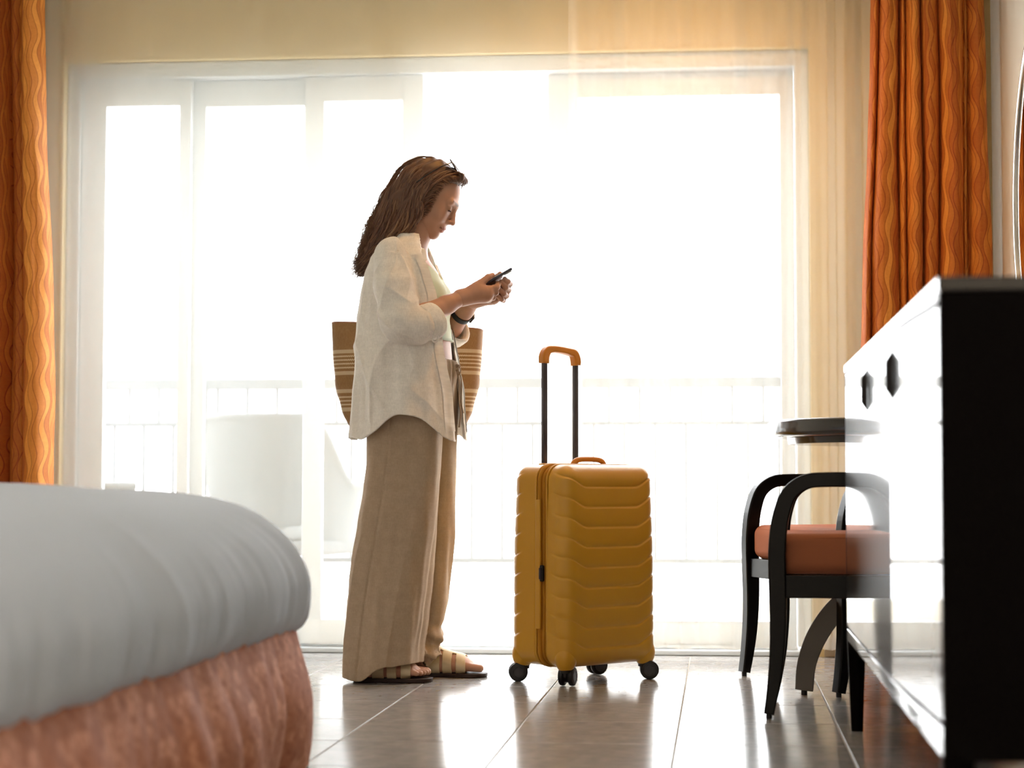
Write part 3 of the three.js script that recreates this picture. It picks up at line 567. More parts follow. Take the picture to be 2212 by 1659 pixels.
paint(headGeo, (x, y, z) => {
  const w = Math.abs(z), lip = sstep(0.004, 0.0005, Math.min(ell(x, y, z, [0.0805, -0.0595, 0], [0.0085, 0.0055, 0.0205]), ell(x, y, z, [0.0785, -0.0695, 0], [0.0085, 0.006, 0.0175])));
  const brow = sstep(0.0042, 0.0022, cone(x, y, w, [0.086, 0.0245, 0.012, 0.0012], [0.072, 0.0275, 0.044, 0.0008]));
  const s = skinTone(x, y, z); return [0, 1, 2].map((k) => lerp(lerp(s[k], LIP[k], lip * 0.8), BROW[k], brow * 0.75));
});
headGeo.applyMatrix4(headToBody);

// --- arms, torso, legs
const RA = { sh: [-0.033, 1.305, 0.150, 0.042], el: [0.022, 1.096, 0.220, 0.031], wr: [0.176, 1.192, 0.092, 0.0245] };
const LA = { sh: [-0.02, 1.305, -0.150, 0.042], el: [0.062, 1.085, -0.213, 0.031], wr: [0.196, 1.200, -0.064, 0.0245] };
const mix4 = (a, b, t, r) => [lerp(a[0], b[0], t), lerp(a[1], b[1], t), lerp(a[2], b[2], t), r ?? lerp(a[3], b[3], t)];
function torsoSDF(x, y, z) {
  let d = ell(x, y, z, [0.012, 0.91, 0], [0.118, 0.13, 0.16]);
  d = smin(d, ell(x, y, z, [0.042, 1.03, 0], [0.090, 0.14, 0.128]), 0.06);
  d = smin(d, ell(x, y, z, [0.015, 1.19, 0], [0.094, 0.15, 0.138]), 0.06);
  d = smin(d, ell(x, y, Math.abs(z), [0.072, 1.195, 0.062], [0.052, 0.055, 0.058]), 0.03);
  d = smin(d, cone(x, y, Math.abs(z), [-0.015, 1.33, 0.05, 0.045], [-0.03, 1.308, 0.135, 0.038]), 0.05);
  return d;
}
function bodySDF(x, y, z) {
  let d = torsoSDF(x, y, z);
  d = smin(d, cone(x, y, z, [-0.018, 1.335, 0, 0.062], [0.028, 1.44, 0, 0.051]), 0.035);
  d = smin(d, cone(x, y, z, [0.028, 1.44, 0, 0.051], [0.045, 1.49, 0, 0.05]), 0.02);
  for (const A of [RA, LA]) {
    d = smin(d, cone(x, y, z, A.sh, A.el), 0.03);
    d = smin(d, cone(x, y, z, A.el, mix4(A.el, A.wr, 0.35, 0.038)), 0.012);
    d = smin(d, cone(x, y, z, mix4(A.el, A.wr, 0.35, 0.038), mix4(A.el, A.wr, 0.75, 0.029)), 0.012);
    d = smin(d, cone(x, y, z, mix4(A.el, A.wr, 0.75, 0.029), A.wr), 0.012);
  }
  for (const [s, fx] of [[1, -0.085], [-1, 0.055]]) {
    d = smin(d, cone(x, y, z, [0.0, 0.86, s * 0.085, 0.092], [lerp(0.0, fx, 0.5) + 0.02, 0.48, s * 0.085, 0.056]), 0.03);
    d = smin(d, cone(x, y, z, [lerp(0.0, fx, 0.5) + 0.02, 0.48, s * 0.085, 0.056], [fx, 0.10, s * 0.085, 0.034]), 0.02);
  }
  return d;
}
const bodyGeo = paint(surfaceNets(bodySDF, [-0.2, 0.05, -0.26], [0.26, 1.5, 0.26], 0.008), skinTone);

// --- phone pose and hands
const PH = { c: [0.268, 1.2515, 0.012], a: 30.3 * Math.PI / 180 };
const pv = (along, up, z) => { const c = Math.cos(PH.a), s = Math.sin(PH.a); return [PH.c[0] + along * c - up * s, PH.c[1] + along * s + up * c, PH.c[2] + z]; };   // point in the phone's own axes
const P4 = (along, up, z, r) => [...pv(along, up, z), r];
const rightHand = {
  palm: [[RA.wr, [...pv(-0.055, -0.012, 0.062), 0.022]], [[...RA.wr.slice(0, 3), 0.022], [...pv(-0.045, -0.034, 0.05), 0.019]], [[...pv(-0.058, -0.012, 0.06), 0.02], [...pv(-0.03, -0.034, 0.048), 0.016]]],
  fingers: [
    [P4(-0.022, -0.022, 0.052, 0.0105), P4(0.004, -0.028, 0.043, 0.0092), P4(0.012, -0.018, 0.022, 0.0084), P4(0.010, -0.0135, 0.006, 0.0072)],
    [P4(-0.030, -0.032, 0.050, 0.0105), P4(-0.008, -0.040, 0.038, 0.0094), P4(-0.006, -0.026, 0.014, 0.0085), P4(-0.008, -0.0145, 0.002, 0.0074)],
    [P4(-0.040, -0.038, 0.047, 0.0100), P4(-0.024, -0.049, 0.034, 0.0090), P4(-0.024, -0.034, 0.012, 0.0082), P4(-0.026, -0.0145, 0.004, 0.0072)],
    [P4(-0.050, -0.038, 0.046, 0.0092), P4(-0.040, -0.050, 0.032, 0.0080), P4(-0.040, -0.036, 0.014, 0.0072), P4(-0.042, -0.015, 0.008, 0.0064)]],
  thumb: [P4(-0.066, -0.004, 0.062, 0.0145), P4(-0.034, 0.006, 0.060, 0.0120), P4(-0.004, 0.0125, 0.046, 0.0100), P4(0.010, 0.0135, 0.030, 0.0082)],
};
const leftHand = {
  palm: [[LA.wr, [...pv(-0.028, -0.036, -0.046), 0.021]], [[...LA.wr.slice(0, 3), 0.022], [...pv(-0.034, -0.022, -0.056), 0.019]], [[...pv(-0.03, -0.034, -0.046), 0.019], [...pv(0.0, -0.026, -0.048), 0.0165]]],
  fingers: [
    [P4(0.022, -0.020, -0.048, 0.0105), P4(0.040, -0.030, -0.030, 0.0092), P4(0.040, -0.024, -0.004, 0.0085), P4(0.037, -0.0135, 0.014, 0.0072)],
    [P4(0.010, -0.028, -0.050, 0.0105), P4(0.026, -0.044, -0.034, 0.0094), P4(0.025, -0.036, -0.006, 0.0086), P4(0.022, -0.0155, 0.012, 0.0074)],
    [P4(-0.002, -0.036, -0.048, 0.0100), P4(0.012, -0.056, -0.034, 0.0090), P4(0.010, -0.050, -0.008, 0.0082), P4(0.004, -0.030, 0.008, 0.0072)],
    [P4(-0.014, -0.042, -0.044, 0.0092), P4(-0.004, -0.064, -0.032, 0.0080), P4(-0.006, -0.062, -0.010, 0.0072), P4(-0.012, -0.046, 0.004, 0.0064)]],
  thumb: [P4(-0.035, -0.010, -0.056, 0.0145), P4(-0.008, 0.004, -0.056, 0.0120), P4(0.018, 0.0125, -0.042, 0.0100), P4(0.03, 0.0135, -0.026, 0.0082)],
};
function handGeo(h) {
  const all = [...h.palm.flat(), ...h.fingers.flat(), ...h.thumb], lo = [9, 9, 9], hi = [-9, -9, -9];
  for (const p of all) for (let k = 0; k < 3; k++) { lo[k] = Math.min(lo[k], p[k] - 0.035); hi[k] = Math.max(hi[k], p[k] + 0.035); }
  const sdf = (x, y, z) => {
    let palm = 1; for (const [a, b] of h.palm) palm = smin(palm, cone(x, y, z, a, b), 0.02);
    for (const f of h.fingers) palm = smin(palm, cone(x, y, z, mix4(h.palm[0][1], f[0], 0.3, 0.014), f[0]), 0.014);
    palm = smin(palm, cone(x, y, z, h.thumb[0], mix4(h.thumb[0], h.thumb[1], 0.6)), 0.02);
    let d = palm;
    for (const f of [...h.fingers, h.thumb]) {
      let q = 1; for (let i = 0; i < 3; i++) q = smin(q, cone(x, y, z, f[i], f[i + 1]), 0.004);
      d = smin(d, q, 0.0055);
    }
    return d;
  };
  return paint(surfaceNets(sdf, lo, hi, 0.0024), skinTone);
}
// --- feet (x forward), shared shape
function footSDF(x, y, z, s) {                             // s: +1 big toe towards +z
  let d = ell(x, y, z, [-0.088, 0.034, 0], [0.036, 0.034, 0.030]);
  d = smin(d, cone(x, y, z, [-0.075, 0.055, 0, 0.032], [0.03, 0.030, 0, 0.026]), 0.03);
  d = smin(d, ell(x, y, z, [0.035, 0.024, 0], [0.045, 0.022, 0.043]), 0.025);
  d = smin(d, ell(x, y, z, [-0.03, 0.018, 0], [0.075, 0.022, 0.030]), 0.02);
  d = smin(d, cone(x, y, z, [-0.078, 0.05, 0, 0.034], [-0.08, 0.13, 0, 0.033]), 0.03);
  const T = [[0.026, 0.102, 0.0125], [0.008, 0.100, 0.0098], [-0.008, 0.094, 0.0092], [-0.022, 0.086, 0.0086], [-0.034, 0.075, 0.0082]];
  let q = 1; for (const [w, L, r] of T) q = Math.min(q, cone(x, y, z, [0.055, 0.020, s * w * 0.92, r + 0.002], [L, 0.0125 + r * 0.25, s * w, r]));
  return Math.max(smin(d, q, 0.006), 0.001 - y);
}
const FEET = [{ o: [0.0 - 0.032, 0.0135, 0.085], s: -1, turn: 0.05 }, { o: [0.118, 0.0135, -0.085], s: 1, turn: -0.02 }];
const footMeshes = FEET.map((f) => {
  const g = surfaceNets((x, y, z) => footSDF(x, y, z, f.s), [-0.135, -0.01, -0.06], [0.125, 0.15, 0.06], 0.0034);
  return paint(g.rotateY(f.turn).translate(...f.o), skinTone);
});
const asSkin = (g) => { const q = g.toNonIndexed(); return q; };
put('body', mergeGeometries([bodyGeo, headGeo, handGeo(rightHand), handGeo(leftHand), ...footMeshes]), M.skin, person);
for (const s of [-1, 1]) {
  const L = []; for (let i = 0; i <= 8; i++) { const a = lerp(-0.95, 0.95, i / 8); L.push(hb(0.0655 + 0.0134 * Math.cos(a) * 0.97, -0.003 + 0.0025 * Math.sin(i / 8 * Math.PI) - 0.002, s * (0.031 + 0.0134 * Math.sin(a) * s * s))); }
  put('eyelash', tube(L, 0.0017, 24, 6), M.lash, person);
}
// --- sandals
FEET.forEach((f) => {
  const g = new THREE.Group(); g.name = 'sandal'; g.position.set(f.o[0], 0, f.o[2]); g.rotation.y = f.turn; person.add(g);
  const so = new THREE.Shape(), out = [[-0.125, 0], [-0.115, 0.026], [-0.08, 0.036], [-0.03, 0.034], [0.02, 0.043], [0.06, 0.049], [0.095, 0.043], [0.116, 0.024], [0.120, 0]];
  const pts = [...out, ...out.slice(1, -1).reverse().map(([x, z]) => [x, -z])].map(([x, z]) => new THREE.Vector2(x, z));
  so.setFromPoints(new THREE.SplineCurve([...pts, pts[0]]).getPoints(80));
  put('sole', new THREE.ExtrudeGeometry(so, { depth: 0.008, bevelEnabled: true, bevelSize: 0.002, bevelThickness: 0.002, bevelSegments: 2 }).rotateX(-Math.PI / 2).translate(0, 0.003, 0), M.sole, g);
  const st = surfaceNets((x, y, z) => {
    const shell = Math.abs(footSDF(x, y - 0.0135, z, f.s) - 0.003) - 0.0018;
    const wv = Math.abs(z) / 0.04;                                      // two bands at the sides that join over the instep
    const a = Math.abs(x - (0.038 + 0.004 * wv)) - 0.0155, b = Math.abs(x + 0.002) - 0.0155, e = Math.abs(x + 0.045) - 0.0185, mid = Math.max(Math.abs(x) - 0.048, Math.abs(z) - 0.017);
    return Math.max(shell, Math.min(a, b, e, mid), 0.012 - y);
  }, [-0.07, 0.005, -0.062], [0.07, 0.115, 0.062], 0.0024);
  put('strap', st, M.strap, g);
});

// --- trousers
const ridge = (t) => { const s = 1 - Math.abs(Math.sin(t)); return s * s - 0.2; };
const nearLeg = [[0.0, -0.186, 0.045, 0.105], [0.02, -0.184, 0.050, 0.104], [0.105, -0.178, 0.058, 0.101], [0.203, -0.170, 0.072, 0.098], [0.319, -0.163, 0.086, 0.095], [0.361, -0.159, 0.091, 0.094], [0.49, -0.141, 0.105, 0.092], [0.60, -0.124, 0.112, 0.092], [0.68, -0.114, 0.117, 0.094], [0.75, -0.114, 0.120, 0.096], [0.86, -0.125, 0.125, 0.098], [1.0, -0.10, 0.120, 0.09]];
const farLeg = [[0.0, -0.06, 0.085, 0.10], [0.08, -0.06, 0.094, 0.098], [0.147, -0.07, 0.094, 0.096], [0.25, -0.085, 0.115, 0.094], [0.457, -0.11, 0.134, 0.092], [0.68, -0.11, 0.136, 0.094], [0.858, -0.12, 0.139, 0.098], [1.0, -0.10, 0.135, 0.09]];
const legColumn = (x, y, z, tb, cz, ph) => {
  const [xb, xf, hw] = look(tb, y), c = (xb + xf) / 2, a = (xf - xb) / 2, dx = x - c, dz = z - cz;
  const an = Math.atan2(dz, dx), lo = sstep(0.8, 0.05, y);
  const n = 2.5, k = Math.pow(Math.pow(Math.abs(dx / a), n) + Math.pow(Math.abs(dz / hw), n), 1 / n);
  const far = (k - 1) * Math.min(a, hw); if (far > 0.06 || far < -0.05) return far;
  const fold = -0.007 * ridge(an * 2 + ph + y * 1.6 + 0.9 * noise(an, y * 2, ph)) * (0.2 + lo) + (0.006 * Math.sin(an * 3 + ph + y * 2.2) + 0.008 * noise(an * 1.6 + ph, y * 2.2, 5) + 0.004 * noise(an * 4 + ph, y * 5, 8)) * (0.35 + 0.8 * lo);
  return (k - 1) * Math.min(a, hw) + fold;
};
function trouserOuter(x, y, z) {
  let d = smin(legColumn(x, y, z, nearLeg, 0.086, 0.4), legColumn(x, y, z, farLeg, -0.088, 2.1), 0.012);
  const seam = Math.abs(x - lerp(-0.128, -0.03, sstep(0, 0.85, y)));
  if (z > 0.1) d += 0.0022 * Math.exp(-seam * seam / 0.00001) - 0.0012 * Math.exp(-(seam - 0.008) * (seam - 0.008) / 0.00005);
  let p = ell(x, y, z, [0.013, 0.90, 0], [0.132, 0.16, 0.172]);
  p = smin(p, ell(x, y, z, [0.045, 0.985, 0], [0.100, 0.08, 0.14]), 0.04);
  p += 0.004 * Math.sin(Math.atan2(z, x - 0.03) * 22) * sstep(0.86, 0.98, y);
  d = smin(d, p, 0.03);
  // soft crumple where the far leg meets the foot
  if (z < 0.03 && y < 0.26) d += 0.010 * Math.sin((y * 1.0 + x * 0.55) * 95) * sstep(0.0, 0.09, x) * sstep(0.2, 0.1, y) * sstep(0.0, 0.03, y);
  return smax(d, y - 1.004, 0.008);
}
function trouserSDF(x, y, z) {
  const o = trouserOuter(x, y, z);
  const hem = z > -0.004 ? 0.010 + 0.047 * sstep(-0.125, -0.03, x) + 0.003 * Math.sin(x * 60) : 0.012 + 0.060 * sstep(0.03, 0.1, x);
  return Math.max(o, -Math.max(o + 0.010, y - 0.30), hem - y);
}
put('trousers', surfaceNets(trouserSDF, [-0.215, -0.002, -0.215], [0.175, 1.012, 0.215], 0.0045, 6), M.trousers, person);
{ // drawstring at the waist
  const k = [0.150, 0.978, 0.012];
  put('drawstring', merge([
    taperTube([[0.142, 0.985, 0.03], [0.150, 0.982, 0.02], k], () => 0.003, 8, 6),
    taperTube([[k[0] - 0.002, k[1] - 0.006, k[2]], [k[0] + 0.008, k[1] + 0.004, k[2]], [k[0] + 0.004, k[1] + 0.008, k[2] + 0.006], [k[0], k[1] - 0.004, k[2] + 0.006], [k[0] + 0.008, k[1] - 0.006, k[2]]], () => 0.005, 24, 7),
    taperTube([[k[0] + 0.004, k[1], k[2] + 0.004], [0.163, 0.985, 0.03], [0.168, 0.965, 0.034], [0.158, 0.955, 0.02], [0.154, 0.972, 0.014]], () => 0.0024, 26, 6),
    taperTube([[k[0] + 0.004, k[1], k[2]], [0.166, 0.95, 0.016], [0.170, 0.91, 0.02], [0.168, 0.87, 0.018], [0.176, 0.835, 0.02]], () => 0.0024, 30, 6),
    taperTube([[k[0] + 0.003, k[1], k[2]], [0.162, 0.94, 0.024], [0.163, 0.88, 0.028], [0.168, 0.83, 0.026], [0.163, 0.79, 0.028]], () => 0.0024, 30, 6)]), M.drawstring, person);
}
// --- tank top
put('tank_top', surfaceNets((x, y, z) => {
  const d = torsoSDF(x, y, z) - 0.006 - 0.0015 * noise(x * 20, y * 30, z * 20);
  const neck = 1.262 + 0.9 * Math.max(0, Math.abs(z) - 0.02) + 0.10 * sstep(0.06, -0.04, x);
  return Math.max(d, 1.062 + 0.004 * noise(z * 20, 1) - y, y - Math.min(neck, 1.36));
}, [-0.12, 1.04, -0.17], [0.16, 1.37, 0.17], 0.005, 6), M.tank, person);
put('tank_hem', (() => { const pts = []; for (let i = 0; i < 48; i++) { const a = i / 48 * Math.PI * 2; let r = 0.05; for (let q = 0; q < 40; q++) r += 0.9 * -(torsoSDF(0.04 + Math.cos(a) * r, 1.066, Math.sin(a) * r) - 0.006); pts.push([0.04 + Math.cos(a) * r, 1.066, Math.sin(a) * r]); } return tube(pts, 0.0035, 120, 6, true); })(), M.tank, person);

// --- shirt: loose shell, open in front, rolled sleeves
const shirtProf = [[0.72, -0.174, 0.178, 0.232], [0.80, -0.168, 0.174, 0.230], [0.88, -0.163, 0.167, 0.224], [0.97, -0.159, 0.154, 0.212], [1.05, -0.156, 0.146, 0.196], [1.12, -0.152, 0.142, 0.184], [1.20, -0.145, 0.142, 0.178], [1.27, -0.132, 0.125, 0.178], [1.32, -0.112, 0.100, 0.168], [1.36, -0.088, 0.075, 0.128], [1.39, -0.066, 0.058, 0.082], [1.42, -0.045, 0.050, 0.055]];
const SL = [[-0.030, 1.318, 0.148, 0.060], [-0.012, 1.21, 0.205, 0.063], [0.014, 1.108, 0.232, 0.064], [0.058, 1.096, 0.212, 0.054], [0.100, 1.112, 0.178, 0.044]];
const SLf = [[-0.020, 1.318, -0.148, 0.064], [0.010, 1.20, -0.205, 0.062], [0.050, 1.10, -0.222, 0.060], [0.085, 1.098, -0.20, 0.053], [0.118, 1.116, -0.165, 0.044]];
const an2 = (x, z, e) => Math.atan2(z - e[2] + 0.02, x - e[0] + 0.02);
function sleeve(x, y, z, S, ph) {
  let d = 1; for (let i = 0; i < S.length - 1; i++) d = smin(d, cone(x, y, z, S[i], S[i + 1]), 0.018);
  const e = S[2], rx = x - e[0], ry = y - e[1];
  d -= 0.013 * ridge((rx * 0.6 + ry) * 28 + ph + 9 * (z - e[2]) + 1.3 * noise(x * 9, y * 9, z * 9)) * Math.exp(-(rx * rx + ry * ry) / 0.009);
  d -= 0.005 * ridge(an2(x, z, e) * 2 + y * 9 + ph + 1.2 * noise(x * 8, y * 5, z * 8)) * sstep(1.12, 1.2, y);
  d += 0.0045 * noise(x * 16 + ph, y * 7, z * 16);
  return d;
}
function shirtOuter(x, y, z) {
  const [xb, xf, hw] = look(shirtProf, y), c = (xb + xf) / 2, a = (xf - xb) / 2, dx = x - c, n = 2.3;
  const k = Math.pow(Math.pow(Math.abs(dx / a), n) + Math.pow(Math.abs(z / hw), n), 1 / n), an = Math.atan2(z, dx), lo = sstep(1.25, 0.8, y);
  let d = (k - 1) * Math.min(a, hw) - 0.007;
  { let m = d; for (const S of [SL, SLf]) for (let i = 0; i < 4; i++) m = Math.min(m, cone(x, y, z, S[i], S[i + 1])); if (m > 0.06 || d < -0.06) return m; }
  d += (0.008 * Math.sin(an * 5 + 1.2 + y * 3) + 0.010 * noise(an * 2.6, y * 3.2, 3)) * (0.25 + 0.75 * lo) + 0.006 * noise(an * 5.5, y * 4 + x * 5, 6);
  d -= 0.017 * ridge(x * 13 + (y - 1.0) * (x + 0.06) * 26 + 1.6 * noise(x * 5, y * 4, z * 4) + 0.5) * sstep(1.25, 1.0, y) * (z > 0 ? 1 : 0.5);
  d -= 0.009 * ridge((x * 0.9 + y * 0.5) * 24 + 2 * noise(x * 6, y * 6, z * 5)) * Math.exp(-((y - 1.0) * (y - 1.0)) / 0.03);
  d = smin(d, Math.max(sleeve(x, y, z, SL, 0.5), pastCuff(x, y, z, SL)), 0.01);
  d = smin(d, Math.max(sleeve(x, y, z, SLf, 2), pastCuff(x, y, z, SLf)), 0.01);
  return d;
}
function pastCuff(x, y, z, S) { const a = S[3], b = S[4], ux = b[0] - a[0], uy = b[1] - a[1], uz = b[2] - a[2], l = Math.hypot(ux, uy, uz); return ((x - b[0]) * ux + (y - b[1]) * uy + (z - b[2]) * uz) / l; }
const bore = [SL, SLf].map((S) => { const q = mix4(S[3], S[4], 1.9, 0.041); return [mix4(S[3], S[4], 0.5, 0.041), q]; });
const edgeTab = [[0.72, 0.163], [0.88, 0.150], [1.05, 0.122], [1.196, 0.104], [1.254, 0.088], [1.335, 0.058], [1.4, 0.04]];
const edgeX = (y, z) => look(edgeTab, y)[0] + (z > 0 ? 0 : 0.02 * sstep(1.2, 0.9, y));
function shirtSDF(x, y, z) {
  const o = shirtOuter(x, y, z); if (o > 0.02) return o;
  let d = Math.max(o, -(o + 0.0095));
  d = Math.max(d, Math.abs(z) < 0.15 ? x - edgeX(y, z) : -1);                       // front opening
  const hem = (z > 0 ? 0.742 : 0.752) + 0.078 * Math.exp(-Math.pow(Math.abs(x - 0.025) / 0.095, 3.2)) + 0.012 * sstep(-0.05, -0.16, x) + 0.003 * Math.sin(x * 50 + z * 30);
  d = Math.max(d, hem - y);
  const nk = 1.385 - 0.62 * Math.max(0, x - 0.005);
  d = Math.max(d, -Math.max(nk - y, Math.hypot(x, z) - 0.075));
  for (const [p, q] of bore) d = Math.max(d, -cone(x, y, z, p, q));
  return Math.max(d, y - 1.40);
}
put('shirt', surfaceNets(shirtSDF, [-0.215, 0.725, -0.29], [0.205, 1.425, 0.31], 0.0038, 6), M.shirt, person);
// rolled cuffs
for (const S of [SL, SLf]) {
  const a = V3(...S[3].slice(0, 3)), b = V3(...S[4].slice(0, 3)), dir = b.clone().sub(a).normalize();
  const prof = [[0.041, -0.016], [0.049, -0.026], [0.0555, -0.022], [0.057, 0.0], [0.0555, 0.018], [0.050, 0.024], [0.044, 0.020], [0.041, 0.004]];
  const g = new THREE.LatheGeometry(new THREE.SplineCurve(prof.map(([x, y]) => new THREE.Vector2(x, y))).getPoints(30), 56), p = g.attributes.position;
  for (let i = 0; i < p.count; i++) { const x = p.getX(i), y = p.getY(i), z = p.getZ(i), an = Math.atan2(z, x), k = 1 + 0.04 * Math.sin(an * 3 + 1) + 0.03 * noise(an * 3, y * 60, 2); p.setXYZ(i, x * k, y + 0.004 * Math.sin(an * 2), z * k); }
  g.computeVertexNormals();
  g.applyQuaternion(new THREE.Quaternion().setFromUnitVectors(V3(0, 1, 0), dir)).translate(...b.clone().addScaledVector(dir, -0.006).toArray());
  put('rolled_cuff', g, M.shirt, person);
}
put('sleeve_tab', merge([rbox(-0.008, 0.008, -0.03, 0.03, -0.0015, 0.0015, 0.001).rotateZ(0.15).translate(0.092, 1.105, 0.236), taperTube([[0.112, 1.078, 0.205], [0.122, 1.060, 0.205], [0.116, 1.046, 0.204], [0.106, 1.050, 0.204], [0.106, 1.068, 0.205]], () => 0.003, 24, 6)]), M.shirt, person);
// collar: stand-up band that falls open at the throat
put('collar', sheet(80, 10, (u, v) => {
  const a = lerp(-2.35, 2.35, u), f = Math.abs(a) / 2.35, back = Math.cos(a * 0.62);
  const x = -0.005 - 0.066 * Math.cos(a) + 0.01 * f, z = 0.066 * Math.sin(a) * (1 + 0.12 * f), yb = 1.376 - 0.052 * sstep(0.35, 1, f) , up = lerp(0.040, 0.030, f);
  const fall = v < 0.5 ? v * 2 : 2 - v * 2, outw = v > 0.5 ? 0.009 + 0.010 * (v - 0.5) * 2 : 0.004;
  const y = yb + up * fall - (v > 0.5 ? 0.010 * (v - 0.5) * 2 : 0), n = Math.hypot(x + 0.005, z) || 1;
  return [x + (x + 0.005) / n * outw, y, z + z / n * outw, u * 0.3, v * 0.1];
}), M.shirt, person);
for (const s of [-1, 1]) put('placket', sheet(60, 4, (u, v) => {
  const y = lerp(1.32, 0.775, u), x = edgeX(y, s) + 0.0035 - v * 0.024; let a = 0.02, b = 0.25;
  for (let q = 0; q < 26; q++) { const m = (a + b) / 2; if (shirtOuter(x, y, s * m) < 0) a = m; else b = m; }
  return [x + 0.001, y, s * (a + 0.0022), u, v * 0.03];
}), M.shirt, person);

// --- hair: swept-back volume with separate wavy locks
function hairSDF(x, y, z) {
  const [f, u, w] = bh(x, y, z), aw = Math.abs(w);
  let d = ell(f, u, w, [-0.026, 0.040, 0], [0.103, 0.088, 0.086]);
  d = smin(d, ell(f, u, w, [0.026, 0.094, 0.008], [0.036, 0.022, 0.05]), 0.02);
  d = smin(d, ell(f, u, aw, [-0.040, -0.035, 0.052], [0.052, 0.075, 0.034]), 0.03);
  d = smin(d, cone(x, y, z, [-0.025, 1.50, 0, 0.078], [-0.075, 1.41, 0, 0.066]), 0.03);
  d = smin(d, cone(x, y, z, [-0.075, 1.41, 0, 0.06], [-0.118, 1.345, 0.01, 0.042]), 0.03);
  d = smin(d, cone(x, y, z, [-0.118, 1.345, 0.01, 0.042], [-0.152, 1.285, 0.015, 0.018]), 0.02);
  const line = u > 0.05 ? lerp(0.022, 0.066, sstep(0.05, 0.10, u)) : 0.022 - 0.03 * sstep(-0.06, -0.12, u);
  d = smax(d, f - line, 0.022);
  const flow = (x + 0.8 * y);
  return d + 0.002 + 0.0035 * Math.sin((x * 0.85 - y * 0.5) * 150 + 40 * z + 3 * noise(flow * 14, z * 20, 2)) + 0.004 * noise(x * 22 - y * 8, flow * 9, z * 26);
}
const HUE = [[0.085, 0.038, 0.022], [0.13, 0.062, 0.034], [0.20, 0.105, 0.055], [0.30, 0.175, 0.09]];
const hairTone = (t) => { const q = clamp(t, 0, 2.999), i = Math.floor(q), k = q - i; return [0, 1, 2].map((c) => lerp(HUE[i][c], HUE[i + 1][c], k)); };
const hairParts = [paint(surfaceNets(hairSDF, [-0.2, 1.24, -0.115], [0.2, 1.67, 0.115], 0.0045), (x, y, z) => hairTone(0.55 + 0.9 * noise((x - 0.4 * y) * 30, (x + y) * 5, z * 30) + 0.5 * noise((x - 0.4 * y) * 80, y * 8, z * 70)))];
for (let i = 0; i < 520; i++) {
  const s = rnd() < 0.62 ? 1 : -1, t = rnd(), back = rnd(), e = () => rr(-1, 1), long = t > 0.22 || rnd() < 0.5;
  const pts = [], j = 0.008;
  const lift = rr(-0.003, 0.005);
  pts.push(hb(0.055 - 0.13 * t, 0.118 - 0.035 * t * t + lift, s * rr(0.0, 0.016)));
  pts.push(hb(0.034 - 0.125 * t + e() * j, 0.104 - 0.03 * t * t + lift, s * (0.046 + e() * j)));
  pts.push(hb(0.004 - 0.11 * t + e() * j, 0.055 - 0.02 * t, s * (0.085 - 0.018 * t * t + lift)));
  pts.push(hb(-0.012 - 0.10 * t + e() * j, -0.01 - 0.02 * t, s * (0.09 - 0.03 * t + lift)));
  if (long) {
    pts.push([lerp(0.02, -0.085, t) + e() * 0.012, 1.435 + e() * 0.012, s * (0.085 - 0.025 * t + e() * 0.01)]);
    pts.push([lerp(-0.035, -0.115, t) + e() * 0.015, 1.385 + e() * 0.014, s * (0.07 - 0.03 * t + e() * 0.012)]);
    pts.push([lerp(-0.085, -0.140, t) + e() * 0.016, 1.335 + e() * 0.016, s * (0.05 - 0.02 * t + e() * 0.014) + 0.006]);
    if (rnd() < 0.75) pts.push([lerp(-0.120, -0.168, t) + e() * 0.014, 1.292 + e() * 0.026, s * (0.034 + e() * 0.016) + 0.01]);
  } else {
    pts.push([lerp(0.045, 0.01, t * 4) + e() * 0.006, 1.452 + e() * 0.012, s * 0.083]);
    pts.push([0.012 + e() * 0.012, 1.412 + e() * 0.012, s * 0.074]);
    pts.push([-0.016 + e() * 0.014, 1.388 + e() * 0.012, s * 0.068]);
  }
  const amp = rr(0.004, 0.012), fq = rr(14, 30), ph = rr(0, 6.28), cv = new THREE.CatmullRomCurve3(pts.map((p) => V3(...p))), P = [];
  for (let q = 0; q <= 26; q++) { const k = q / 26, p = cv.getPoint(k), a = amp * sstep(0.1, 0.7, k); P.push([p.x + a * Math.sin(k * fq + ph), p.y + a * 0.5 * Math.sin(k * fq + ph + 1), p.z + a * Math.cos(k * fq * 0.9 + ph)]); }
  const r0 = rr(0.0016, 0.0042), tone = clamp(rr(-0.2, 2.0) + (rnd() < 0.18 ? 0.9 : 0), 0, 2.9);
  hairParts.push(paint(taperTube(P, (k) => r0 * (0.35 + 0.65 * sstep(0, 0.15, k)) * (1 - 0.8 * sstep(0.65, 1, k)) + 0.0003, 34, 5), () => hairTone(tone)));
}
const edgeLine = new THREE.CatmullRomCurve3([[0.060, 0.100, 0.0], [0.056, 0.094, 0.03], [0.040, 0.080, 0.058], [0.024, 0.050, 0.074], [0.023, 0.015, 0.0745], [0.024, -0.03, 0.066], [0.014, -0.07, 0.062]].map((p) => V3(...p)));
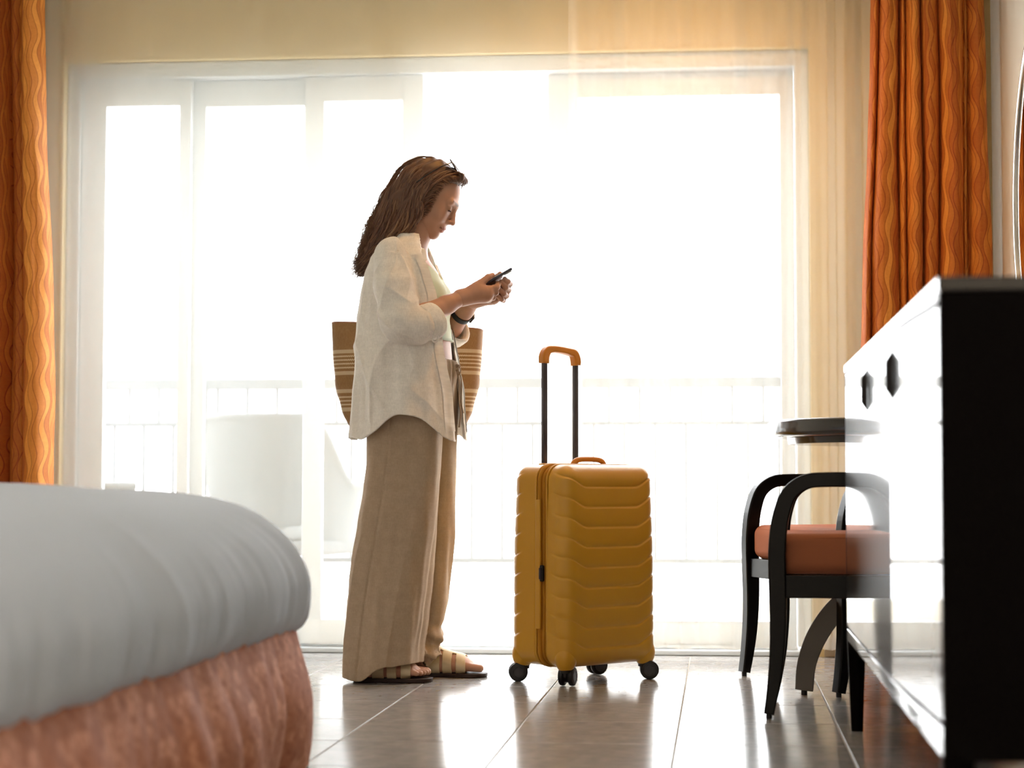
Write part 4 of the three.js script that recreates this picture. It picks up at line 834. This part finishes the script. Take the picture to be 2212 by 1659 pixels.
for (let i = 0; i < 210; i++) {                            // fine hair growing back from the hairline
  const s = rnd() < 0.7 ? 1 : -1, t = rnd(), p = edgeLine.getPoint(t), e = () => rr(-1, 1) * 0.004, dn = sstep(0.2, 0.7, t), L = rr(0.035, 0.075), r0 = rr(0.0009, 0.0022), tone = rr(0.1, 2.0);
  const P = [[p.x + 0.004 + e(), p.y + e(), p.z - 0.002], [p.x - 0.008 + e(), p.y + 0.006 * (1 - dn) - 0.006 * dn, p.z + 0.008], [p.x - L * lerp(0.6, 0.32, dn) + e(), p.y + lerp(0.008, -0.5 * L, dn) + e(), p.z + 0.014], [p.x - L * lerp(1.1, 0.62, dn) + e(), p.y + lerp(0.0, -1.15 * L, dn) + e(), p.z + 0.013]];
  hairParts.push(paint(taperTube(P.map(([f, u, w]) => hb(f, u, s * w)), (k) => r0 * (0.3 + 0.7 * sstep(0, 0.25, k)) * (1 - 0.7 * sstep(0.6, 1, k)), 16, 5), () => hairTone(tone)));
}
for (let i = 0; i < 46; i++) {                              // lifted tuft over the forehead
  const w = rr(-0.045, 0.05), r0 = rr(0.0015, 0.003), a = rr(-0.008, 0.008), tone = rr(0.2, 1.8);
  const P = [hb(0.006 + a, 0.112, w), hb(0.036 + a, 0.116, w), hb(0.052 + a, 0.114 + a * 0.4, w * 1.02), hb(0.060 + a, 0.102, w * 1.05), hb(0.058, 0.086 + a, w * 1.08)];
  hairParts.push(paint(taperTube(P, (k) => r0 * (1 - 0.8 * sstep(0.6, 1, k)), 20, 5), () => hairTone(tone)));
}
for (let i = 0; i < 170; i++) {                             // loose fine strands along the outline
  const t = rnd(), s = rnd() < 0.6 ? 1 : -1, a = rr(0.008, 0.022), ph = rr(0, 6.28), e = () => rr(-1, 1), o = rr(0.0, 0.016), tone = rr(0.8, 2.8);
  const base = [hb(-0.04 - 0.03 * t, 0.120 - 0.006 * t + o * 0.3, s * 0.03), hb(-0.092, 0.098 + o * 0.3, s * 0.035), hb(-0.122 - o * 0.4, 0.05, s * 0.04), [-0.082 - o * 0.7, 1.50, s * 0.045], [-0.118 - o, 1.425, s * 0.05], [-0.146 - o, 1.355, s * 0.04], [-0.172 - o * 0.7 + e() * 0.01, 1.29 + e() * 0.03, s * 0.03]];
  const from = rr(0, 0.55), cv = new THREE.CatmullRomCurve3(base.map((p) => V3(...p))), P = [];
  for (let q = 0; q <= 24; q++) { const k = from + (1 - from) * q / 24, p = cv.getPoint(k), w = a * 0.6 * sstep(0, 0.4, q / 24) * sstep(0.1, 0.6, k); P.push([p.x + w * Math.sin(k * 38 + ph), p.y + w * 0.6 * Math.cos(k * 38 + ph), p.z + w * Math.sin(k * 31 + ph)]); }
  const r0 = rr(0.0005, 0.0011); hairParts.push(paint(taperTube(P, (k) => r0 * (1 - 0.6 * k), 30, 4), () => hairTone(tone)));
}
put('hair', mergeGeometries(hairParts), M.hair, person);

// ---------------------------------------------------------------- things she wears and holds
const PW = (x, y, z) => [x - 0.98, y, z - 5.86];
const sg = thing('sunglasses', 'dark sunglasses pushed up on the brown hair', 'sunglasses', PW(...hb(0.0, 0.12, 0)));
sg.rotation.z = -HP;
M.shade = phys({ color: C(0x2a1c38), roughness: 0.1, clearcoat: 1 });
M.shadeFrame = phys({ color: C(0x2b1b22), roughness: 0.25, clearcoat: 0.6 });
for (const s of [-1, 1]) {
  const e = new THREE.Shape(); e.absellipse(0, 0, 0.027, 0.021, 0, Math.PI * 2, false, 0);
  const L = new THREE.ExtrudeGeometry(e, { depth: 0.002, bevelEnabled: false, curveSegments: 32 }).rotateY(Math.PI / 2).rotateZ(1.047).translate(0.014, 0.008, s * 0.034);
  put('lens', L, M.shade, sg);
  put('rim', new THREE.TorusGeometry(0.024, 0.0024, 8, 40).scale(1.14, 0.9, 1).rotateY(Math.PI / 2).rotateZ(1.047).translate(0.0145, 0.009, s * 0.034), M.shadeFrame, sg);
  put('temple', tube([[0.008, 0.009, s * 0.062], [-0.006, -0.016, s * 0.085], [-0.03, -0.06, s * 0.095], [-0.05, -0.10, s * 0.092]], 0.0022, 24, 6), M.shadeFrame, sg);
}
put('bridge', tube([[0.014, 0.010, -0.010], [0.016, 0.013, 0], [0.014, 0.010, 0.010]], 0.0022, 10, 6), M.shadeFrame, sg);

const phone = thing('smartphone', 'dark smartphone held in both hands of the standing person', 'phone', PW(...PH.c));
phone.rotation.z = PH.a;
M.phoneBody = phys({ color: C(0x171425), roughness: 0.3, clearcoat: 0.5 });
M.phoneGlass = phys({ color: C(0x0a0a12), roughness: 0.06, clearcoat: 1 });
put('case', new RoundedBoxGeometry(0.148, 0.0085, 0.072, 4, 0.004), M.phoneBody, phone);
put('screen', rbox(-0.069, 0.069, 0.0042, 0.0047, -0.032, 0.032, 0.0002), M.phoneGlass, phone);
put('camera_bump', rbox(0.042, 0.068, -0.0062, -0.0042, 0.004, 0.03, 0.0009), M.phoneGlass, phone);

const wt = mix4(LA.el, LA.wr, 0.66), wdir = V3(LA.wr[0] - LA.el[0], LA.wr[1] - LA.el[1], LA.wr[2] - LA.el[2]).normalize();
const watch = thing('wristwatch', 'dark banded smartwatch on the lowered wrist behind the phone', 'watch', PW(wt[0], wt[1], wt[2]));
watch.quaternion.setFromUnitVectors(V3(0, 1, 0), wdir);
M.band = std({ color: C(0x14161f), roughness: 0.6 });
put('band', new THREE.LatheGeometry([[0.0325, -0.0095], [0.0350, -0.009], [0.0352, 0.009], [0.0325, 0.0095], [0.0325, -0.0095]].map(([a, b]) => new THREE.Vector2(a, b)), 48), M.band, watch);
put('case', rbox(-0.015, 0.015, -0.015, 0.015, 0.034, 0.042, 0.004, 3).rotateY(2.0), M.blackMetal, watch);
put('clasp', rbox(-0.008, 0.008, -0.0105, 0.0105, 0.0335, 0.0375, 0.002).rotateY(-1.15), M.silver, watch);

// woven tote on the far shoulder
const bandTone = (() => {
  // rows in metres from the bottom of the bag: [centre, half height, kind]
  const rows = [[0.278, 0.0062, 2], [0.262, 0.0033, 1], [0.2495, 0.0033, 1], [0.237, 0.0033, 1], [0.224, 0.0033, 1], [0.206, 0.0062, 2], [0.146, 0.0062, 2], [0.126, 0.0033, 1], [0.1135, 0.0033, 1], [0.101, 0.0033, 1], [0.085, 0.0065, 2]];
  return dataTex(1024, 1024, (u, v) => {                  // u: 0.25 m of cloth, v: 0.4 m of height
    const y = v * 0.4, x = u * 0.25; let q = 0;
    for (const [c, h, kind] of rows) {
      const dy = (y - c) / h; if (Math.abs(dy) > 1) continue;
      const p = 0.25 / 27, ph = (x / p) % 1;
      if (kind === 1) { const z = Math.abs(ph - 0.5) * 4 - 1; if (Math.abs(dy - z * 0.7) < 0.5) q = 1; }
      else { const z = Math.abs(ph - 0.5) * 4 - 1; if (Math.abs(((dy + 1) * 1.5 - (z + 1) * 0.5 + 4) % 1 - 0.5) < 0.27) q = 1; }
    }
    const weave = 7 * Math.sin(v * Math.PI * 2 * 150) * Math.sin(u * Math.PI * 2 * 64), n = 5 * n64(u, v) + 4 * n128(u, v);
    return q ? [222 + n, 203 + n, 168 + n] : [142 + weave + n, 106 + weave + n, 68 + weave * 0.8 + n];
  });
})();
M.tote = std({ map: bandTone, roughness: 0.9, bumpMap: weaveBump, bumpScale: 0.001, side: THREE.DoubleSide });
M.toteEdge = std({ color: C(0x8a5c3c), roughness: 0.7 });
const tote = thing('tote_bag', 'brown woven straw tote with bands of pale zigzag hanging behind the standing person', 'bag', [-1.048, 0.776, -6.225]);
{
  const tb = [[0, 0.182, 0.060], [0.085, 0.222, 0.075], [0.17, 0.243, 0.085], [0.275, 0.252, 0.09], [0.37, 0.256, 0.088]];
  const sec = (u, v, off = 0) => { const y = v * 0.378, [a, b] = look(tb, y), t = u * Math.PI * 2, c = Math.cos(t), s = Math.sin(t), n = 2 / 3.2; return [(a - off) * Math.sign(c) * Math.abs(c) ** n, y, (b - off) * Math.sign(s) * Math.abs(s) ** n]; };
  const wob = (x, v) => v > 0.9 ? -0.026 * (x + 0.25) / 0.5 * ((v - 0.9) / 0.1) + 0.0 : 0;
  const skin = (off) => sheet(160, 60, (u, v) => { const p = sec(u, v, off); return [p[0], p[1] + wob(p[0], v) * (0.4 + v * 0.6), p[2], u * 1.35 * 4, p[1] / 0.4]; }, true);
  put('outer', skin(0), M.tote, tote); put('lining', skin(0.006), M.toteEdge, tote);
  put('bottom', (() => { const p = []; for (let i = 0; i < 64; i++) { const q = sec(i / 64, 0); p.push(new THREE.Vector2(q[0], -q[2])); } return new THREE.ExtrudeGeometry(new THREE.Shape(p), { depth: 0.004, bevelEnabled: false }).rotateX(-Math.PI / 2); })(), M.tote, tote);
  put('rim', (() => { const p = []; for (let i = 0; i < 80; i++) { const q = sec(i / 80, 1, 0.003); p.push([q[0], q[1] + wob(q[0], 1), q[2]]); } return tube(p, 0.004, 200, 6, true); })(), M.toteEdge, tote);
  for (const s of [-1, 1]) put('strap', taperTube([[-0.13, 0.28, s * 0.090], [-0.12, 0.38, s * 0.086], [-0.06, 0.50, s * 0.05 + 0.02], [0.0, 0.595, 0.095 + s * 0.012], [0.035, 0.605, 0.125 + s * 0.012], [0.075, 0.55, 0.095 + s * 0.02], [0.11, 0.46, s * 0.06 + 0.02], [0.13, 0.37, s * 0.086], [0.13, 0.28, s * 0.090]], () => 0.0065, 60, 8), M.toteEdge, tote);
}
renderer.render(scene, camera);
